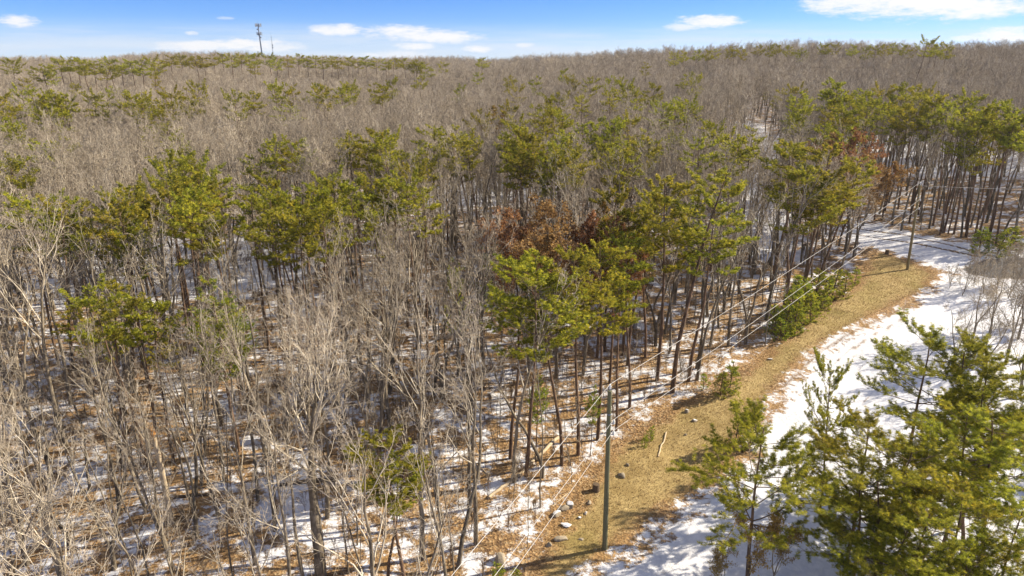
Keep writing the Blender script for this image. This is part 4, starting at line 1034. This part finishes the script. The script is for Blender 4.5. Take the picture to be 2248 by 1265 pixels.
rock(1365, 1045, .36, .24, .2, 2.1, "tan rock on verge right of the near pole", 15, "rocks on the verge")
rock(1378, 1022, .18, .14, .14, 2.1, "little dark rock above tan verge rock", 16, "rocks on the verge")
rock(1505, 955, .14, .1, .1, .1, "little white topped stone on the open verge", 17, "rocks on the verge")
rock(1690, 790, .28, .2, .14, .1, "grey rock at wood edge below young pines", 18, "rocks on the verge")


def log(p0, p1, r0, r1, m, name, label, seed, bumps=0):
    a = np.array(at(*p0)); b = np.array(at(*p1)); rr = random.Random(seed); n = 9; pts = []
    for k in range(n):
        t = k / (n - 1); p = a + (b - a) * t; p[2] = float(ground(p[0], p[1])) + r0 * .6 + rr.uniform(-.02, .03); p[0] += rr.gauss(0, .04); p[1] += rr.gauss(0, .04); pts.append((*p, r0 + (r1 - r0) * t))
    q = MB(); tubes(q, [pts], 9, 0, cap=True, rough=.25, rng=np.random.default_rng(seed))
    tag(q.obj(name, m), label, "log" if "log" in name else "branch", "fallen wood on the ground")


log((1228, 960), (1136, 1048), .15, .09, M_WOODPALE, "fallen_log", "pale rotten log lying behind the near pole", 1)
log((1134, 1052), (1072, 1094), .14, .10, M_WOODPALE, "fallen_log", "fallen log continuing below left of pale rotten log", 2)
log((1463, 950), (1443, 1004), .07, .05, M_WOODPALE, "fallen_branch", "pale straight branch lying on the tan verge", 3)
log((740, 1055), (610, 1068), .17, .12, M_WOODDARK, "fallen_log", "dark log across snow left of twin trunked oak", 4)
log((1020, 1000), (1075, 1045), .06, .03, M_WOODPALE, "fallen_branch", "bent fallen branch among leaves at centre", 5)
log((470, 1085), (360, 1100), .13, .08, M_WOODDARK, "fallen_log", "dark log on leaf litter under the snag", 6)
log((1245, 1085), (1212, 1112), .04, .025, M_WOODPALE, "fallen_branch", "thin pale stick above the rock heap", 7)


def stump(u, v, r, h, label, top=M_WOODPALE):
    x, y, z = at(u, v); o = empty("tree_stump", (x, y, z)); tag(o, label, "stump", "cut stumps")
    q = MB(); tubes(q, [[(0, 0, -.2, r * 1.3), (0, 0, .02, r * 1.2), (0, 0, .12, r * 1.02), (0, 0, h, r * .95)]], 12, 0, cap=True, rough=.18, rng=np.random.default_rng(int(u))); q.obj("bark", M_WOODDARK, o)
    q = MB(); tubes(q, [[(0, 0, h, r * .86), (0, 0, h + .012, r * .84)]], 12, 0, cap=True); q.obj("cut_face", top, o)


stump(1308, 1077, .24, .5, "dark cut stump left of the near pole", M_WOODDARK); stump(1947, 558, .26, .6, "cut stump on snowy grass left of far pole")


def snag():
    x, y, z = at(375, 1150); o = empty("broken_snag", (x, y, z)); tag(o, "pale dead trunk snapped off with orange broken top", "dead tree")
    q = MB(); tubes(q, [[(0, 0, -.4, .2), (0.05, 0, 2, .17), (.0, .05, 4.4, .16), (-.1, 0, 6.2, .15)]], 9, 0, cap=True, rough=.12, rng=np.random.default_rng(3)); q.obj("trunk", M_WOODPALE, o)
    q = MB()
    for k in range(7):
        a = k * .9; tubes(q, [[(-.1 + .09 * math.cos(a), .09 * math.sin(a), 6.0, .07), (-.1 + .1 * math.cos(a), .1 * math.sin(a), 6.3 + .12 * (k % 3), .05), (-.1 + .12 * math.cos(a), .12 * math.sin(a), 6.5 + .2 * (k % 4), .01)]], 5, 0)
    q.obj("splintered_top", M_ORANGE, o)
    q = MB(); tubes(q, [[(.02, 0, 4.2, .06), (.6, .2, 4.9, .04), (1.5, .3, 5.2, .02)], [(-.05, 0, 5.4, .05), (-.5, -.3, 6.1, .03), (-.9, -.3, 7.0, .012)]], 5, 0); q.obj("dead_limbs", M_WOODPALE, o)


snag()

# short dead grass on the verge
rng = np.random.default_rng(77); nb_ = 60000
bx = rng.uniform(-2, 56, nb_ * 4); by_ = rng.uniform(27, 92, nb_ * 4); sv = sdist(bx, by_, VERGE); sdv = sdist(bx, by_, DRIVE); k = (sv > .25) & (sdv < -.3); bx, by_ = bx[k][:nb_], by_[k][:nb_]; n = len(bx)
bz = ground(bx, by_); hgt = rng.uniform(.05, .15, n); an = rng.uniform(0, 6.28, n); ln = rng.normal(0, .07, (n, 2)); wd = rng.uniform(.012, .03, n)
V = np.stack([np.stack([bx - np.cos(an) * wd, by_ - np.sin(an) * wd, bz - .01], -1), np.stack([bx + np.cos(an) * wd, by_ + np.sin(an) * wd, bz - .01], -1), np.stack([bx + ln[:, 0], by_ + ln[:, 1], bz + hgt], -1)], 1).reshape(-1, 3)
M_GRASS = foliage("dead_grass_blades", (.19, .125, .045), (.33, .225, .085), (.46, .34, .15), .2, .1)
q = MB(); q.add(V, np.arange(n * 3).reshape(-1, 3), 0, np.repeat(rng.random(n), 3), False)
tag(q.obj("dead_grass", M_GRASS), "short dead tan grass growing over the verge", "grass", kind="stuff")


# ------------------------------------------------------------------ thin winter haze
def haze():
    m = bpy.data.materials.new("haze_air"); m.use_nodes = True; t = NT(m.node_tree); t.n.remove(t.n["Principled BSDF"])
    v = t.new("ShaderNodeVolumePrincipled"); v.inputs["Color"].default_value = (.93, .94, .97, 1); v.inputs["Density"].default_value = .00009; v.inputs["Anisotropy"].default_value = .2
    t.l.new(v.outputs[0], t.n["Material Output"].inputs["Volume"])
    q = MB(); zb = float(fz.min()) - 1; box(q, (0, 1240, (zb + 78) / 2), (3060, 2780, 78 - zb)); o = q.obj("haze", m)
    tag(o, "thin pale winter haze over the whole wood", "haze", kind="stuff")


haze()
